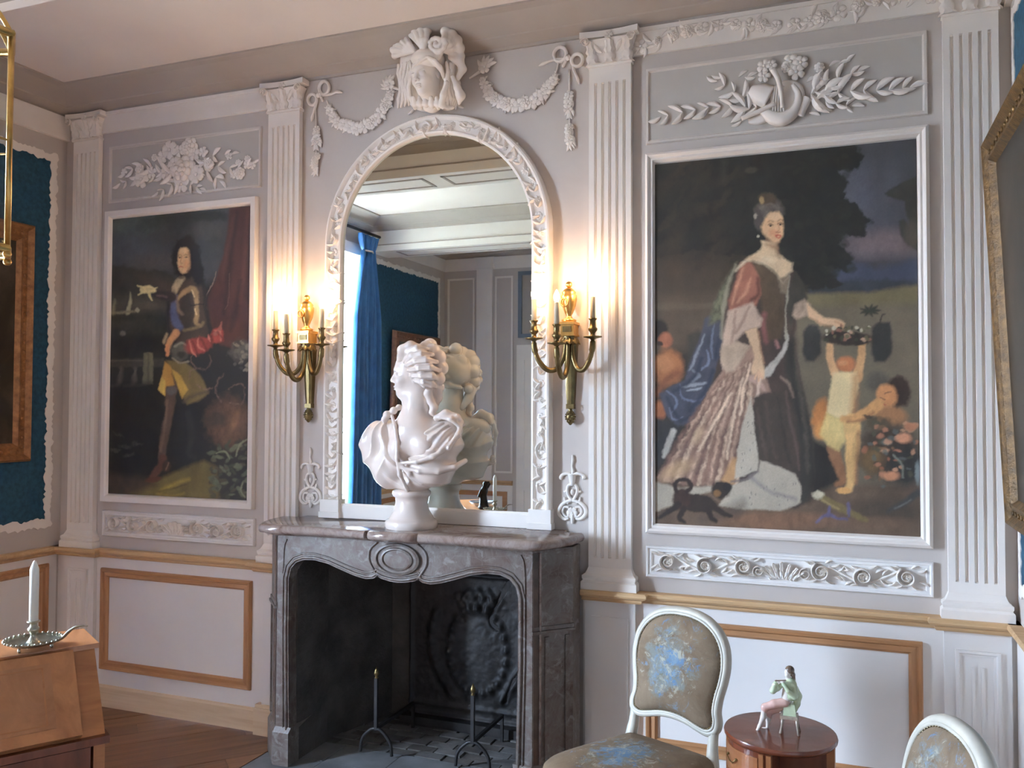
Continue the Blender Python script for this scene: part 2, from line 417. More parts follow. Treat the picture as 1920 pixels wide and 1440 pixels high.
# back wall with the fireplace hole
DADO = []
FX0, FX1, FZ = -2.43, -1.255, 1.0
wb = struct(MB().box(XL-.2, FX0, 0, .2, 0, 3.6).box(FX1, XR+.2, 0, .2, 0, 3.6).box(FX0, FX1, 0, .2, FZ, 3.6).build('wall_back', M_wall))
for x0, x1 in ((XL, -2.60), (-1.08, XR)):
    DADO.append(MB().box(x0, x1, -.010, 0, .0, .85))
# left wall with the window hole
WY0, WY1, WZ0, WZ1 = -3.28, -2.05, .22, 3.06; WT = .50
wl = struct(MB().box(XL-WT, XL, YF-.2, WY0, 0, 3.6).box(XL-WT, XL, WY1, 0, 0, 3.6).box(XL-WT, XL, WY0, WY1, 0, WZ0).box(XL-WT, XL, WY0, WY1, WZ1, 3.6).build('wall_left', M_wall))
for y0, y1 in ((YF, WY0-.1), (WY1+.1, -.03)):
    DADO.append(MB().box(XL, XL+.010, y0, y1, 0, .85))
wr = struct(MB().box(XR, XR+.2, YF-.2, 0, 0, 3.6).build('wall_right', M_wall))
DADO.append(MB().box(XR-.010, XR, YF, -.03, 0, .85))
wf = struct(MB().box(XL-.2, XR+.2, YF-.2, YF, 0, 3.6).build('wall_front', M_wall))
DADO += [MB().box(XL, -3.36, YF, YF+.010, 0, .85), MB().box(-2.2, XR, YF, YF+.010, 0, .85)]
ce = struct(MB().box(XL, XR, YF, 0, ZC, ZC+.19).build('ceiling', M_ceil))

# cove cornices round every bay, ceiling beams between the bays
COVE = [(0, 3.318), (.012, 3.318), (.018, 3.330), (.05, 3.338), (.085, 3.346), (.09, 3.352), (.15, 3.372), (.215, 3.394), (.245, 3.3985), (.255, 3.4015), (.255, 3.411), (0, 3.411)]
def cove(name, p0, p1, inward, ends=(1, 1)):
    """run along p0->p1 (x,y), profile pushed along 'inward', mitred ends"""
    a = Vector(p0); b = Vector(p1); t = (b-a).normalized(); n = Vector(inward); rings = []
    for P, s in ((a, ends[0]), (b, -ends[1])):
        rings.append([(*(P+n*o+t*(o*s)), z) for o, z in COVE])
    return struct(MB().loft(rings).build(name, M_cove, None))
B1 = (-1.685, -1.345, 3.17); B2 = (-3.80, -3.45, 3.13)
n = 1
for nm, y0, y1 in (('a', B1[1], 0), ('b', B2[1], B1[0]), ('c', YF, B2[0])):
    for args in (((XL, y0), (XL, y1), (1, 0)), ((XR, y0), (XR, y1), (-1, 0)), ((XL, y1), (XR, y1), (0, -1)), ((XL, y0), (XR, y0), (0, 1))):
        cove('trim_%d' % n, *args); n += 1
for i, (y0, y1, z0) in enumerate((B1, B2)):
    bmo = struct(MB().box(XL, XR, y0, y1, z0, ZC).build('ceiling_beam', M_white)); tag(bmo, 'white plastered beam crossing the ceiling of the room')
    # sunk soffit panels edged with grey fillets
    x = XL+.25
    while x < XR-.4:
        x1 = min(x+1.35, XR-.1)
        m = MB(); ym, yM, zz = y0+.06, y1-.06, z0-.004
        for bx_ in ((x, x1, ym, ym+.02), (x, x1, yM-.02, yM), (x, x+.02, ym, yM), (x1-.02, x1, ym, yM)): m.box(*bx_, zz, z0)
        m.build('soffit_moulding', M_cove, bmo); x = x1+.13
    MB().box(XL, XR, y1, y1+.012, z0+.055, z0+.062).build('fillet', M_cove, bmo)

for m_ in DADO: struct(m_.build('trim_%d' % n, M_dado)); n += 1      # painted wainscot boards
# friezes
def frieze(name, x0, x1): return struct(MB().box(x0, x1, -.014, 0, 3.200, 3.318).box(x0, x1, -.022, 0, 3.300, 3.318).build(name, M_white))
fz1 = frieze('trim_%d' % n, -4.10, -2.60); n += 1
fz2 = frieze('trim_%d' % n, -1.02, XR); n += 1
fz3 = struct(MB().box(XL, XL+.022, B1[1], 0, 3.185, 3.318).build('trim_%d' % n, M_white)); n += 1
fz4 = struct(MB().box(XL, XL+.022, YF, B2[0], 3.185, 3.318).build('trim_%d' % n, M_white)); n += 1
fz5 = struct(MB().box(XR-.022, XR, B1[1], 0, 3.185, 3.318).build('trim_%d' % n, M_white)); n += 1
fz6 = struct(MB().box(XL, XR, YF, YF+.022, 3.185, 3.318).build('trim_%d' % n, M_white)); n += 1

# pine chair rails (run along the wall, step forward over each pedestal) and skirtings
RAIL = [(0, .818), (.020, .818), (.026, .826), (.026, .834), (.044, .842), (.050, .850), (.050, .860), (.044, .866), (0, .866)]
def run(name, pts, prof, mat, inward_sign=1):
    """moulding along a polyline on plan, mitred at the corners"""
    P = [Vector(p) for p in pts]; rings = []
    for i in range(len(P)):
        d0 = (P[i]-P[i-1]).normalized() if i else None; d1 = (P[i+1]-P[i]).normalized() if i < len(P)-1 else None
        n0 = Vector((d0.y, -d0.x))*inward_sign if d0 else None; n1 = Vector((d1.y, -d1.x))*inward_sign if d1 else None
        if n0 is None: nn = n1
        elif n1 is None: nn = n0
        else:
            nn = n0+n1; nn = nn/max(nn.dot(n0), .2)
        rings.append([(*(P[i]+nn*o), z) for o, z in prof])
    return struct(MB().loft(rings).build(name, mat))
PIL = [(-4.105, -3.915), (-2.765, -2.575), (-1.050, -.860), (.365, .555)]
PO = .032                                        # pedestal projection
run('trim_%d' % n, [(XL, 0), (-4.13, 0), (-4.13, -PO), (-3.89, -PO), (-3.89, 0), (-2.79, 0), (-2.79, -PO), (-2.61, -PO)], RAIL, M_pine); n += 1
run('trim_%d' % n, [(-1.075, -PO), (-.835, -PO), (-.835, 0), (.34, 0), (.34, -PO), (.58, -PO), (.58, 0), (XR, 0)], RAIL, M_pine); n += 1
run('trim_%d' % n, [(XL, WY1+.12), (XL, 0)], RAIL, M_pine); n += 1
run('trim_%d' % n, [(XL, YF), (XL, WY0-.12)], RAIL, M_pine); n += 1
run('trim_%d' % n, [(XR, 0), (XR, YF)], RAIL, M_pine); n += 1
run('trim_%d' % n, [(-3.36, YF), (XL, YF)], RAIL, M_pine); n += 1
BASE = [(0, 0), (.022, 0), (.022, .105), (.014, .118), (0, .12)]
M_pale = wood('pale_pine', (.60, .42, .26), (.72, .56, .38), (1.5, 25, 25), .55)
run('baseboard_back_1', [(XL, 0), (-4.13, 0), (-4.13, -PO), (-3.89, -PO), (-3.89, 0), (-2.79, 0)], BASE, M_pale)
run('baseboard_back_2', [(-.835, 0), (.34, 0), (.34, -PO), (.58, -PO), (.58, 0), (XR, 0)], BASE, M_pale)
run('baseboard_left', [(XL, WY1+.12), (XL, 0)], BASE, M_pale)
run('baseboard_left_far', [(XL, YF), (XL, WY0-.12)], BASE, M_pale)
run('baseboard_right', [(XR, 0), (XR, YF)], BASE, M_pale)
run('baseboard_front', [(-2.2, YF), (XR, YF)], BASE, M_pale, -1)

# window with two casements in the left wall
wn = struct(MB().box(XL-.46, XL-.40, WY0, WY0+.06, WZ0, WZ1).box(XL-.46, XL-.40, WY1-.06, WY1, WZ0, WZ1).box(XL-.46, XL-.40, WY0, WY1, WZ0, WZ0+.06).box(XL-.46, XL-.40, WY0, WY1, WZ1-.06, WZ1).build('window_1', M_white))
mid = (WY0+WY1)/2
for y0, y1 in ((WY0+.06, mid), (mid, WY1-.06)):
    c = MB().box(XL-.45, XL-.41, y0, y0+.05, WZ0+.06, WZ1-.06).box(XL-.45, XL-.41, y1-.05, y1, WZ0+.06, WZ1-.06)
    nz = 5; H = WZ1-WZ0-.12
    for j in range(nz+1):
        z = WZ0+.06+H*j/nz; c.box(XL-.448, XL-.412, y0+.05, y1-.05, max(WZ0+.06, z-.018), min(WZ1-.06, z+.018))
    cs = c.build('casement', M_white, wn)
    for j in range(nz):
        z0 = WZ0+.06+H*j/nz+.018; z1 = WZ0+.06+H*(j+1)/nz-.018
        MB().box(XL-.432, XL-.428, y0+.05, y1-.05, z0, z1).build('pane', M_glass, cs)
for y in (WY0-.1, WY1):
    struct(MB().box(XL, XL+.025, y, y+.1, 0, WZ1+.1).build('trim_%d' % n, M_white)); n += 1
struct(MB().box(XL, XL+.025, WY0-.1, WY1+.1, WZ1, WZ1+.1).build('trim_%d' % n, M_white)); n += 1
struct(MB().box(-60, XL-WT, -40, 40, -.9, -.8).build('garden_ground', M_gravel))

# door and panels of the wall opposite (seen in the mirror)
dr = struct(MB().box(-3.31, -2.23, YF, YF+.03, 0, 2.34).build('door_1', M_white))
for z0, z1 in ((.16, .80), (.98, 2.20)):
    for x0, x1 in ((-3.24, -2.82), (-2.74, -2.32)):
        p = MB().box(x0, x1, YF+.03, YF+.045, z0, z0+.025).box(x0, x1, YF+.03, YF+.045, z1-.025, z1).box(x0, x0+.025, YF+.03, YF+.045, z0+.025, z1-.025).box(x1-.025, x1, YF+.03, YF+.045, z0+.025, z1-.025)
        p.build('panel_moulding', M_white, dr)
od = empty('overdoor_panel', (-2.78, YF, 2.42), 0, 'blue-grey moulded panel above the door, seen at the mirror\'s right edge', 'panel')
for bx_ in ((-3.295, -2.24, 2.42, 2.46), (-3.295, -2.24, 3.10, 3.14), (-3.295, -3.255, 2.46, 3.10), (-2.28, -2.24, 2.46, 3.10)):
    MB().box(bx_[0], bx_[1], YF, YF+.03, bx_[2], bx_[3]).build('rail', M_doorblue, od)
MB().box(-3.255, -2.28, YF, YF+.008, 2.46, 3.10).build('infill', M_cove, od)
fp = empty('flat_pilaster', (-3.69, YF, .866), 0, 'plain white pilaster on the far wall, reflected right of the bust', 'pilaster')
MB().box(-3.785, -3.60, YF, YF+.03, .866, 3.195).build('shaft', M_white, fp); MB().box(-3.81, -3.575, YF, YF+.045, 3.195, 3.318).build('capital', M_white, fp)
for i, (x0, x1, lb) in enumerate(((-4.145, -3.815, 'tall grey moulded wall panel in the far corner of the room'), (-3.57, -3.36, 'narrow tall grey wall panel between far pilaster and door'))):
    tp = empty('tall_wall_panel', ((x0+x1)/2, YF, .95), 0, lb, 'panel')
    for a in ((x0, x1, .95, .97), (x0, x1, 3.08, 3.10), (x0, x0+.02, .97, 3.08), (x1-.02, x1, .97, 3.08)):
        MB().box(a[0], a[1], YF, YF+.016, a[2], a[3]).build('rail', M_white, tp)
    MB().box(x0+.02, x1-.02, YF, YF+.004, .97, 3.08).build('infill', M_wall, tp)
fwp = empty('wainscot_moulding', (-3.8, YF, .2), 0, 'pine panel moulding on the far wall, low in the mirror', 'moulding')
for a in ((-4.12, -3.42, .2, .25), (-4.12, -3.42, .70, .75), (-4.12, -4.07, .25, .70), (-3.47, -3.42, .25, .70)):
    MB().box(a[0], a[1], YF+.01, YF+.03, a[2], a[3]).build('rail', M_fpine, fwp)
# ================================================================== plaster ornament kit (u right, v up, w out of the wall)
def leaf_me(mat, bend=.12, wid=.20, name='leaf'):
    v = []; f = []; N = 6
    for i in range(N+1):
        t = i/N; w = wid*math.sin(PI*min(1, t*.94+.04))**.8*(1 if t < .98 else .15); c = bend*math.sin(PI*t)
        for s, h in ((-1, 0), (-.55, .05), (0, .10), (.55, .05), (1, 0)):
            v.append((t, c+s*w, (h*math.sin(PI*min(1, t*.8+.15))+.035)*1.0))
    for i in range(N):
        for j in range(4): a = i*5+j; f.append((a, a+5, a+6, a+1)[::-1])
    n = len(v); v += [(x, y, -.04) for x, y, z in v]
    ring = [i*5 for i in range(N+1)]+[N*5+j for j in range(1, 5)]+[i*5+4 for i in range(N-1, -1, -1)]+[3, 2, 1]
    f += [(ring[i], ring[(i+1) % len(ring)], n+ring[(i+1) % len(ring)], n+ring[i])[::-1] for i in range(len(ring))]
    return mesh(name, v, f, mat, True, 60)
def flower_me(mat, petals=5, name='flower', cup=.14):
    m = MB()
    for k in range(petals):
        a = 2*PI*k/petals; ca, sa = math.cos(a), math.sin(a); pts = []
        for r, w, h in ((.12, .12, .10), (.55, .34, cup+.12), (.85, .36, cup+.05), (1.0, .20, cup-.06)):
            for s, dh in ((-1, -.10), (0, .0), (1, -.10)): pts.append((ca*r-sa*w*s, sa*r+ca*w*s, h+dh))
        fs = [(i*3+j, (i+1)*3+j, (i+1)*3+j+1, i*3+j+1) for i in range(3) for j in range(2)]
        m.add(pts, fs)
        m.add([(p[0], p[1], -.05) for p in pts]+pts, [(i*3, (i+1)*3, 12+(i+1)*3, 12+i*3)[::-1] for i in range(3)]+[(i*3+2, (i+1)*3+2, 12+(i+1)*3+2, 12+i*3+2) for i in range(3)]+[(9, 10, 22, 21)[::-1], (10, 11, 23, 22)[::-1]])
    m.ball((0, 0, .14), (.22, .22, .16), 8, 5)
    return mesh(name, m.v, m.f, mat, True, 50)
def rose_me(mat, name='rose'):
    m = MB()
    for r, h, n_, tw in ((1.0, .16, 7, 0), (.72, .34, 6, .4), (.45, .48, 5, .9)):
        for k in range(n_):
            a = 2*PI*k/n_+tw; m.ball((math.cos(a)*r*.62, math.sin(a)*r*.62, h*.55), (r*.40, r*.40, h*.62), 8, 5)
    m.ball((0, 0, .36), (.22, .22, .22), 8, 5)
    return mesh(name, m.v, m.f, mat, True)
def bud_me(mat, name='bud'):
    m = MB(); m.lathe([(.02, 0), (.3, .15), (.42, .45), (.3, .8), (.03, 1.0)], (0, 0, 0), 8, 'x'); return mesh(name, m.v, m.f, mat, True)
def acanthus_me(mat, name='acanthus_leaf'):
    m = MB(); N = 9; v = []
    for i in range(N+1):
        t = i/N; w = (.34-.16*t)*(1+.22*math.cos(t*PI*7))*(1 if i < N else .3); lift = .10+.20*t*t
        for s, dh in ((-1, -.08), (-.5, .03), (0, -.01), (.5, .03), (1, -.08)): v.append((t if i < N else .96, s*w, lift+dh))
    f = [(i*5+j, (i+1)*5+j, (i+1)*5+j+1, i*5+j+1) for i in range(N) for j in range(4)]
    m.add(v, f); n_ = len(v); m.add([(x, y, z-.12) for x, y, z in v], [q[::-1] for q in f])
    ring = [i*5 for i in range(N+1)]+[N*5+j for j in range(1, 5)]+[i*5+4 for i in range(N-1, -1, -1)]+[3, 2, 1]
    m.f += [(ring[i], ring[(i+1) % len(ring)], n_+ring[(i+1) % len(ring)], n_+ring[i]) for i in range(len(ring))]
    return mesh(name, m.v, m.f, mat, True, 50)
def spiral_me(mat, turns=1.6, name='scroll'):
    m = MB(); P = []; R = []
    for i in range(34):
        t = i/33; a = 2*PI*turns*t; r = 1.0*(1-.72*t); P.append((r*math.cos(a), r*math.sin(a), .08)); R.append(.11*(1-.45*t))
    m.tube(P, R, 6, nrm=(0, 0, 1)); return mesh(name, m.v, m.f, mat, True)
LEAF, LEAF2, FLOW, ROSE, BUD, ACAN, SPIR = leaf_me(M_white, .12, .165), leaf_me(M_white, -.10, .15), flower_me(M_white), rose_me(M_white), bud_me(M_white), acanthus_me(M_white), spiral_me(M_white)
FLOW6 = flower_me(M_white, 6, 'flower', .2)
def orn(me, parent, px, py, size, ang=0., w=.0, tilt=0., sw=None, nm=None, y0=0.):
    """place an ornament by where it sits on the wall; size in metres, angle in degrees"""
    p = hy(px, py, y0-w)
    return put(nm or me.name.split('.')[0], me, parent, wm(p.x, p.z, math.radians(ang), size, w, tilt, sw, y0))
def sprig(parent, pts, n_, size, w=.0, both=True, leafm=None, spread=42, y0=0.):
    """leaves in pairs along a stem given in pixels"""
    Q = cat_rom([(a, b, 0) for a, b in pts], 8); L = len(Q)
    for i in range(n_):
        t = (i+.3)/n_; q = Q[int(t*(L-1))]; q2 = Q[min(L-1, int(t*(L-1))+2)]; q1 = Q[max(0, int(t*(L-1))-1)]
        a = math.degrees(math.atan2(-(q2.y-q1.y), q2.x-q1.x)); s = size*(1.05-.35*t)
        for sg in ((1, -1) if both else ((1,) if i % 2 else (-1,))):
            orn(leafm or (LEAF if sg > 0 else LEAF2), parent, q.x, q.y, s*rnd.uniform(.7, 1.15), a+sg*(spread-12*t)+rnd.uniform(-16, 16), w+.002, rnd.uniform(-.3, .05), y0=y0)
    orn(LEAF, parent, Q[-1].x, Q[-1].y, size*.7, math.degrees(math.atan2(-(Q[-1].y-Q[-3].y), Q[-1].x-Q[-3].x)), w+.002, y0=y0)
def wtube(parent, name, pts, rad, mat=M_white, w=.006, n=6, close=False, px=True, y0=0., flat=1.):
    P = [hy(a, b, y0-w) if px else Vector((a, y0-w, b)) for a, b in pts]
    P = cat_rom(P, 5, close)
    if isinstance(rad, (list, tuple)):
        rr = [np.interp(i/(len(P)-1), np.linspace(0, 1, len(rad)), rad) for i in range(len(P))]
        rr = [float(x) for x in rr]
    else: rr = rad
    return MB().tube(P, rr, n, close, flat, (0, -1, 0)).build(name, mat, parent, True)
def mitre(parent, x0, x1, z0, z1, prof, mat, matv=None, y0=0., name='rail', axis='y', sgn=-1):
    """four mitred rails; prof = [(inset, depth)]; lies on the plane y=y0 (axis 'y') or x=y0 (axis 'x'), depth along sgn"""
    def P(a, d, b): return (a, y0+sgn*d, b) if axis == 'y' else (y0+sgn*d, a, b)
    out = []
    pr = [(prof[0][0], 0)]+list(prof)+[(prof[-1][0], 0)]
    for k in range(4):
        A, B = [((x0, z0), (x1, z0)), ((x1, z0), (x1, z1)), ((x1, z1), (x0, z1)), ((x0, z1), (x0, z0))][k]
        da, db = [((1, 1), (-1, 1)), ((-1, 1), (-1, -1)), ((-1, -1), (1, -1)), ((1, -1), (1, 1))][k]
        r0 = [P(A[0]+da[0]*i, d, A[1]+da[1]*i) for i, d in pr]; r1 = [P(B[0]+db[0]*i, d, B[1]+db[1]*i) for i, d in pr]
        out.append(MB().loft([r0, r1]).build(name, (matv or mat) if k in (1, 3) else mat, parent))
    return out

# ================================================================== pilasters
def pilaster(x0, x1, label, detail=True, cut=None):
    xc = (x0+x1)/2; hw = (x1-x0)/2
    r = empty('fluted_pilaster', (xc, 0, 0), 0, label, 'pilaster', 'fluted wall pilasters')
    zb = .866
    # pedestal under the rail
    if cut is None:
        pd = MB().box(xc-hw-.018, xc+hw+.018, -PO, 0, .12, .82).build('pedestal', M_dado, r)
        mitre(pd, xc-.075, xc+.075, .20, .75, [(0, 0.001), (0, .012), (.010, .012), (.014, .005), (.022, .003)], M_dado, y0=-PO, name='panel_moulding')
        if detail:
            for s in (-1, 1): MB().box(xc+s*.016-.005, xc+s*.016+.005, -PO-.006, -PO, .25, .69).build('reed', M_dado, pd)
    else:
        pd = MB().box(cut[0], cut[1], -PO, 0, .0, .82).build('pedestal', M_dado, r)
        if cut[1]-cut[0] > .1 and cut[0] > -2: MB().box(cut[0]+.03, cut[1]-.03, -PO-.006, -PO, .20, .75).build('raised_panel', M_dado, pd)
    # moulded base
    st = [(.028, .0, .045), (.028, .032, .045), (.020, .040, .04), (.024, .050, .045), (.024, .060, .045), (.012, .068, .035), (.006, .080, .032), (0, .095, .028)]
    MB().loft([[(xc-hw-e, 0, zb+h), (xc-hw-e, -.028-e, zb+h), (xc+hw+e, -.028-e, zb+h), (xc+hw+e, 0, zb+h)] for e, h, _ in st]).build('base', M_white, r)
    # shaft with flutes cut into the front
    d = .030; nf = 5; pitch = 2*hw/(nf+.9); gw = pitch*.42; line = [(-hw, 0)]
    for k in range(nf):
        c = (k-(nf-1)/2)*pitch
        for j in range(7):
            a = PI*j/6; line.append((c-gw*math.cos(a)*.5, .013*math.sin(a)**.7))
    line.append((hw, 0))
    sec = [(-hw, 0.)]+[(a, -d+b) for a, b in line]+[(hw, 0.)]
    sec[0] = (-hw, 0); flat = [(a, (b if i in (0, len(sec)-1) else -d)) for i, (a, b) in enumerate(sec)]
    z0, z1, z2, z3 = zb+.095, zb+.135, 3.095, 3.165
    R = lambda s, z: [(xc+a, b, z) for a, b in s]
    MB().loft([R(flat, z0), R(flat, z1), R(sec, z1+.004), R(sec, z2-.004), R(flat, z2), R(flat, z3)]).build('shaft', M_white, r)
    # capital: flared bell, leaves, volutes, hollowed abacus
    zc = z3
    cp = MB().loft([[(xc-hw-e, 0, zc+h), (xc-hw-e, -d-e, zc+h), (xc+hw+e, -d-e, zc+h), (xc+hw+e, 0, zc+h)] for e, h in ((.006, 0), (.006, .010), (-.002, .014), (.0, .05), (.008, .09), (.022, .118))]).build('capital', M_white, r)
    ab = []
    for t in np.linspace(-1, 1, 13): ab.append((xc+t*(hw+.036), -d-.030+.014*(1-t*t)))
    ab = [(xc-hw-.036, 0)]+ab+[(xc+hw+.036, 0)]
    MB().prism(ab, lambda a, b, z: (a, b, z), zc+.128, zc+.155).build('abacus', M_white, cp)
    A = Matrix(((1, 0, 0), (0, 0, -1), (0, 1, 0))).to_4x4()
    for k in range(3):
        put('acanthus_leaf', ACAN, cp, Matrix.Translation((xc+(k-1)*hw*.80, -d, zc+.012)) @ A @ Matrix.Rotation(PI/2+.12*(1-k), 4, 'Z') @ Matrix.Diagonal((.105, .085, .11, 1)))
    for s in (-1, 1):
        put('volute', SPIR, cp, Matrix.Translation((xc+s*(hw+.008), -d-.030, zc+.105)) @ A @ Matrix.Diagonal((.022*s, .022, .05, 1)))
        put('leaf', LEAF, cp, Matrix.Translation((xc+s*hw*.35, -d-.006, zc+.06)) @ A @ Matrix.Rotation(PI/2-s*.6, 4, 'Z') @ Matrix.Diagonal((.075, .075, .10, 1)))
    put('flower', FLOW, cp, Matrix.Translation((xc, -d-.020, zc+.130)) @ A @ Matrix.Diagonal((.020, .020, .03, 1)))
    return r
pilaster(*PIL[0], 'white fluted pilaster in the corner left of the portrait of a man')
pilaster(*PIL[1], 'white fluted pilaster between the portrait of a man and the mirror', cut=(-2.765, -2.62))
pilaster(*PIL[2], 'white fluted pilaster between the mirror and the portrait of a woman', cut=(-1.065, -.842))
pilaster(*PIL[3], 'white fluted pilaster right of the portrait of a woman')
# plinth block under the second pilaster
struct(MB().box(-2.80, -2.62, -PO-.022, 0, 0, .135).box(-2.795, -2.62, -PO-.014, 0, .135, .15).build('baseboard_plinth_1', M_pale))
struct(MB().box(-1.075, -.83, -PO-.022, 0, 0, .135).build('baseboard_plinth_2', M_pale))

# ================================================================== framed panels
WPROF = [(0, .012), (.006, .022), (.016, .020), (.022, .012), (.040, .016), (.050, .006)]
for x0, x1, lb in ((-3.856, -2.845, 'natural pine panel moulding on the wainscot below the portrait of a man'), (-.80, .275, 'natural pine panel moulding on the wainscot behind the two chairs')):
    r = empty('wainscot_moulding', ((x0+x1)/2, 0, .204), 0, lb, 'moulding', 'pine wainscot mouldings')
    mitre(r, x0, x1, .204, .760, WPROF, M_fpine, M_fpinev, y0=-.010)
r = empty('wainscot_moulding', (XL, -.7, .204), 0, 'natural pine panel moulding on the left wall beside the candle', 'moulding', 'pine wainscot mouldings')
mitre(r, -1.40, -.09, .204, .775, WPROF, M_fpine, M_fpinev, y0=XL+.010, axis='x', sgn=1)
r = empty('wainscot_moulding', (XL, -4.2, .204), 0, 'natural pine panel moulding on the left wall under the reflected blue panel', 'moulding', 'pine wainscot mouldings')
mitre(r, -4.98, -3.66, .204, .775, WPROF, M_fpine, M_fpinev, y0=XL+.010, axis='x', sgn=1)

RPX = (-.80, .313, 2.803, 3.137); LPX = (-3.862, -2.826, 2.800, 3.120)
M_relf = pm('pale_grey_paint', (.68, .62, .56), .65, var=.03)
M_relb = pm('grey_green_panel', (.535, .495, .445), .7, var=.03)
THIN = [(0, .004), (.003, .012), (.012, .012), (.016, .005), (.022, .003)]
rp = empty('relief_panel', (-.24, 0, 2.80), 0, 'long grey panel with white trophy of wreath, torch and branches above the woman', 'relief', 'overdoor style relief panels')
lp = empty('relief_panel', (-3.34, 0, 2.80), 0, 'grey panel with white plaster bouquet of flowers above the man', 'relief', 'overdoor style relief panels')
for r_, X in ((rp, RPX), (lp, LPX)):
    MB().box(X[0]+.015, X[1]-.015, -.004, 0, X[2]+.015, X[3]-.015).build('panel', M_relb, r_); mitre(r_, *X, THIN, M_relf)
# --- trophy relief (pixels of zoom [1220,95,1730,250], 3.765x)
def T(a, b): return (1220+a/3.765, 95+b/3.765)
sprig(rp, [T(760, 400), T(600, 390), T(430, 400), T(250, 430), T(70, 470)], 8, .085, .006)
sprig(rp, [T(700, 420), T(640, 330), T(560, 270), T(470, 215)], 4, .075, .008)
sprig(rp, [T(1120, 310), T(1300, 300), T(1480, 280), T(1660, 280), T(1830, 260)], 8, .095, .006)
sprig(rp, [T(1160, 340), T(1290, 370), T(1420, 390)], 4, .070, .008)
sprig(rp, [T(1150, 300), T(1300, 210), T(1460, 150)], 4, .070, .006)
for a, b, s in ((800, 110, .030), (800, 180, .026), (850, 100, .024), (990, 80, .034), (1060, 85, .030), (1030, 150, .034), (960, 120, .024), (1200, 200, .030), (1190, 120, .022), (1010, 60, .022)):
    orn(FLOW if rnd.random() < .6 else ROSE, rp, *T(a, b), s, rnd.uniform(0, 90), .014, 0, s*1.3)
for a, b, an in ((500, 190, 160), (620, 185, 30), (680, 190, 20), (1260, 110, 20), (1330, 95, 10), (1380, 85, 40), (740, 190, 170), (1100, 220, 20), (640, 500, 200), (760, 470, 200), (1120, 440, 340), (1200, 420, -10)):
    orn(LEAF, rp, *T(a, b), .045, an, .006)
c = hy(*T(965, 320), -.02)
MB().lathe([(.070, .0), (.068, .014), (.058, .022), (.05, .016), (.02, .022), (.001, .024)], (c.x, 0, c.z), 24, 'y').build('shield', M_white, rp, True)
wtube(rp, 'hunting_horn', [T(790, 420), T(860, 470), T(930, 480), T(1000, 440), T(1040, 370), T(1040, 300), T(1000, 240)], [.016, .030, .032, .026, .018, .013, .009], w=.020, flat=.8)
for k_ in range(5): wtube(rp, 'string', [T(880+14*k_, 250), T(870+16*k_, 330), T(860+20*k_, 430)], .0035, w=.026)
wtube(rp, 'torch', [T(860, 130), T(900, 200), T(920, 300), T(930, 400)], [.012, .011, .009, .007], w=.040)
wtube(rp, 'lute', [T(700, 280), T(760, 300), T(840, 330)], [.020, .045, .050], w=.016, flat=.5)
wtube(rp, 'flute', [T(640, 480), T(760, 430), T(880, 370)], .010, w=.035)
wtube(rp, 'scroll', [T(1110, 330), T(1080, 390), T(1050, 460)], .018, w=.016, flat=.6)
wtube(rp, 'ribbon', [T(690, 500), T(760, 490), T(830, 455), T(900, 470)], [.01, .022, .028, .012], w=.012, flat=.5)
# --- bouquet relief (zoom [200,230,500,385], 6.4x)
def T2(a, b): return (200+a/6.4, 230+b/6.4)
sprig(lp, [T2(800, 600), T2(600, 620), T2(400, 640), T2(160, 730)], 6, .085, .006, leafm=LEAF)
sprig(lp, [T2(700, 560), T2(520, 540), T2(380, 540), T2(220, 600)], 4, .080, .006)
sprig(lp, [T2(1080, 560), T2(1250, 600), T2(1360, 700)], 3, .085, .006)
sprig(lp, [T2(1060, 440), T2(1250, 400), T2(1500, 380)], 4, .075, .006)
sprig(lp, [T2(1150, 520), T2(1400, 530), T2(1600, 560), T2(1760, 500)], 5, .075, .006)
sprig(lp, [T2(850, 700), T2(760, 760), T2(620, 830)], 3, .08, .006); sprig(lp, [T2(1000, 740), T2(1120, 790)], 2, .07, .006)
for a, b, s, m_ in ((930, 580, .088, ROSE), (1000, 300, .060, ROSE), (760, 330, .052, FLOW6), (680, 400, .040, FLOW), (870, 340, .036, FLOW), (1050, 380, .040, FLOW), (820, 500, .045, FLOW6), (1080, 620, .050, FLOW6), (900, 740, .048, FLOW), (720, 600, .042, FLOW), (420, 680, .050, FLOW), (400, 560, .034, ROSE), (1230, 510, .036, ROSE), (1160, 350, .030, FLOW), (1600, 610, .036, ROSE), (1520, 620, .024, FLOW), (1690, 430, .020, ROSE), (1580, 480, .020, ROSE), (1470, 400, .022, FLOW), (540, 600, .034, FLOW), (1690, 500, .026, FLOW), (1750, 510, .022, FLOW), (575, 420, .022, ROSE), (210, 590, .022, FLOW)):
    orn(m_, lp, *T2(a, b), s, rnd.uniform(0, 90), .010 if s < .06 else .004, 0, s*.9)

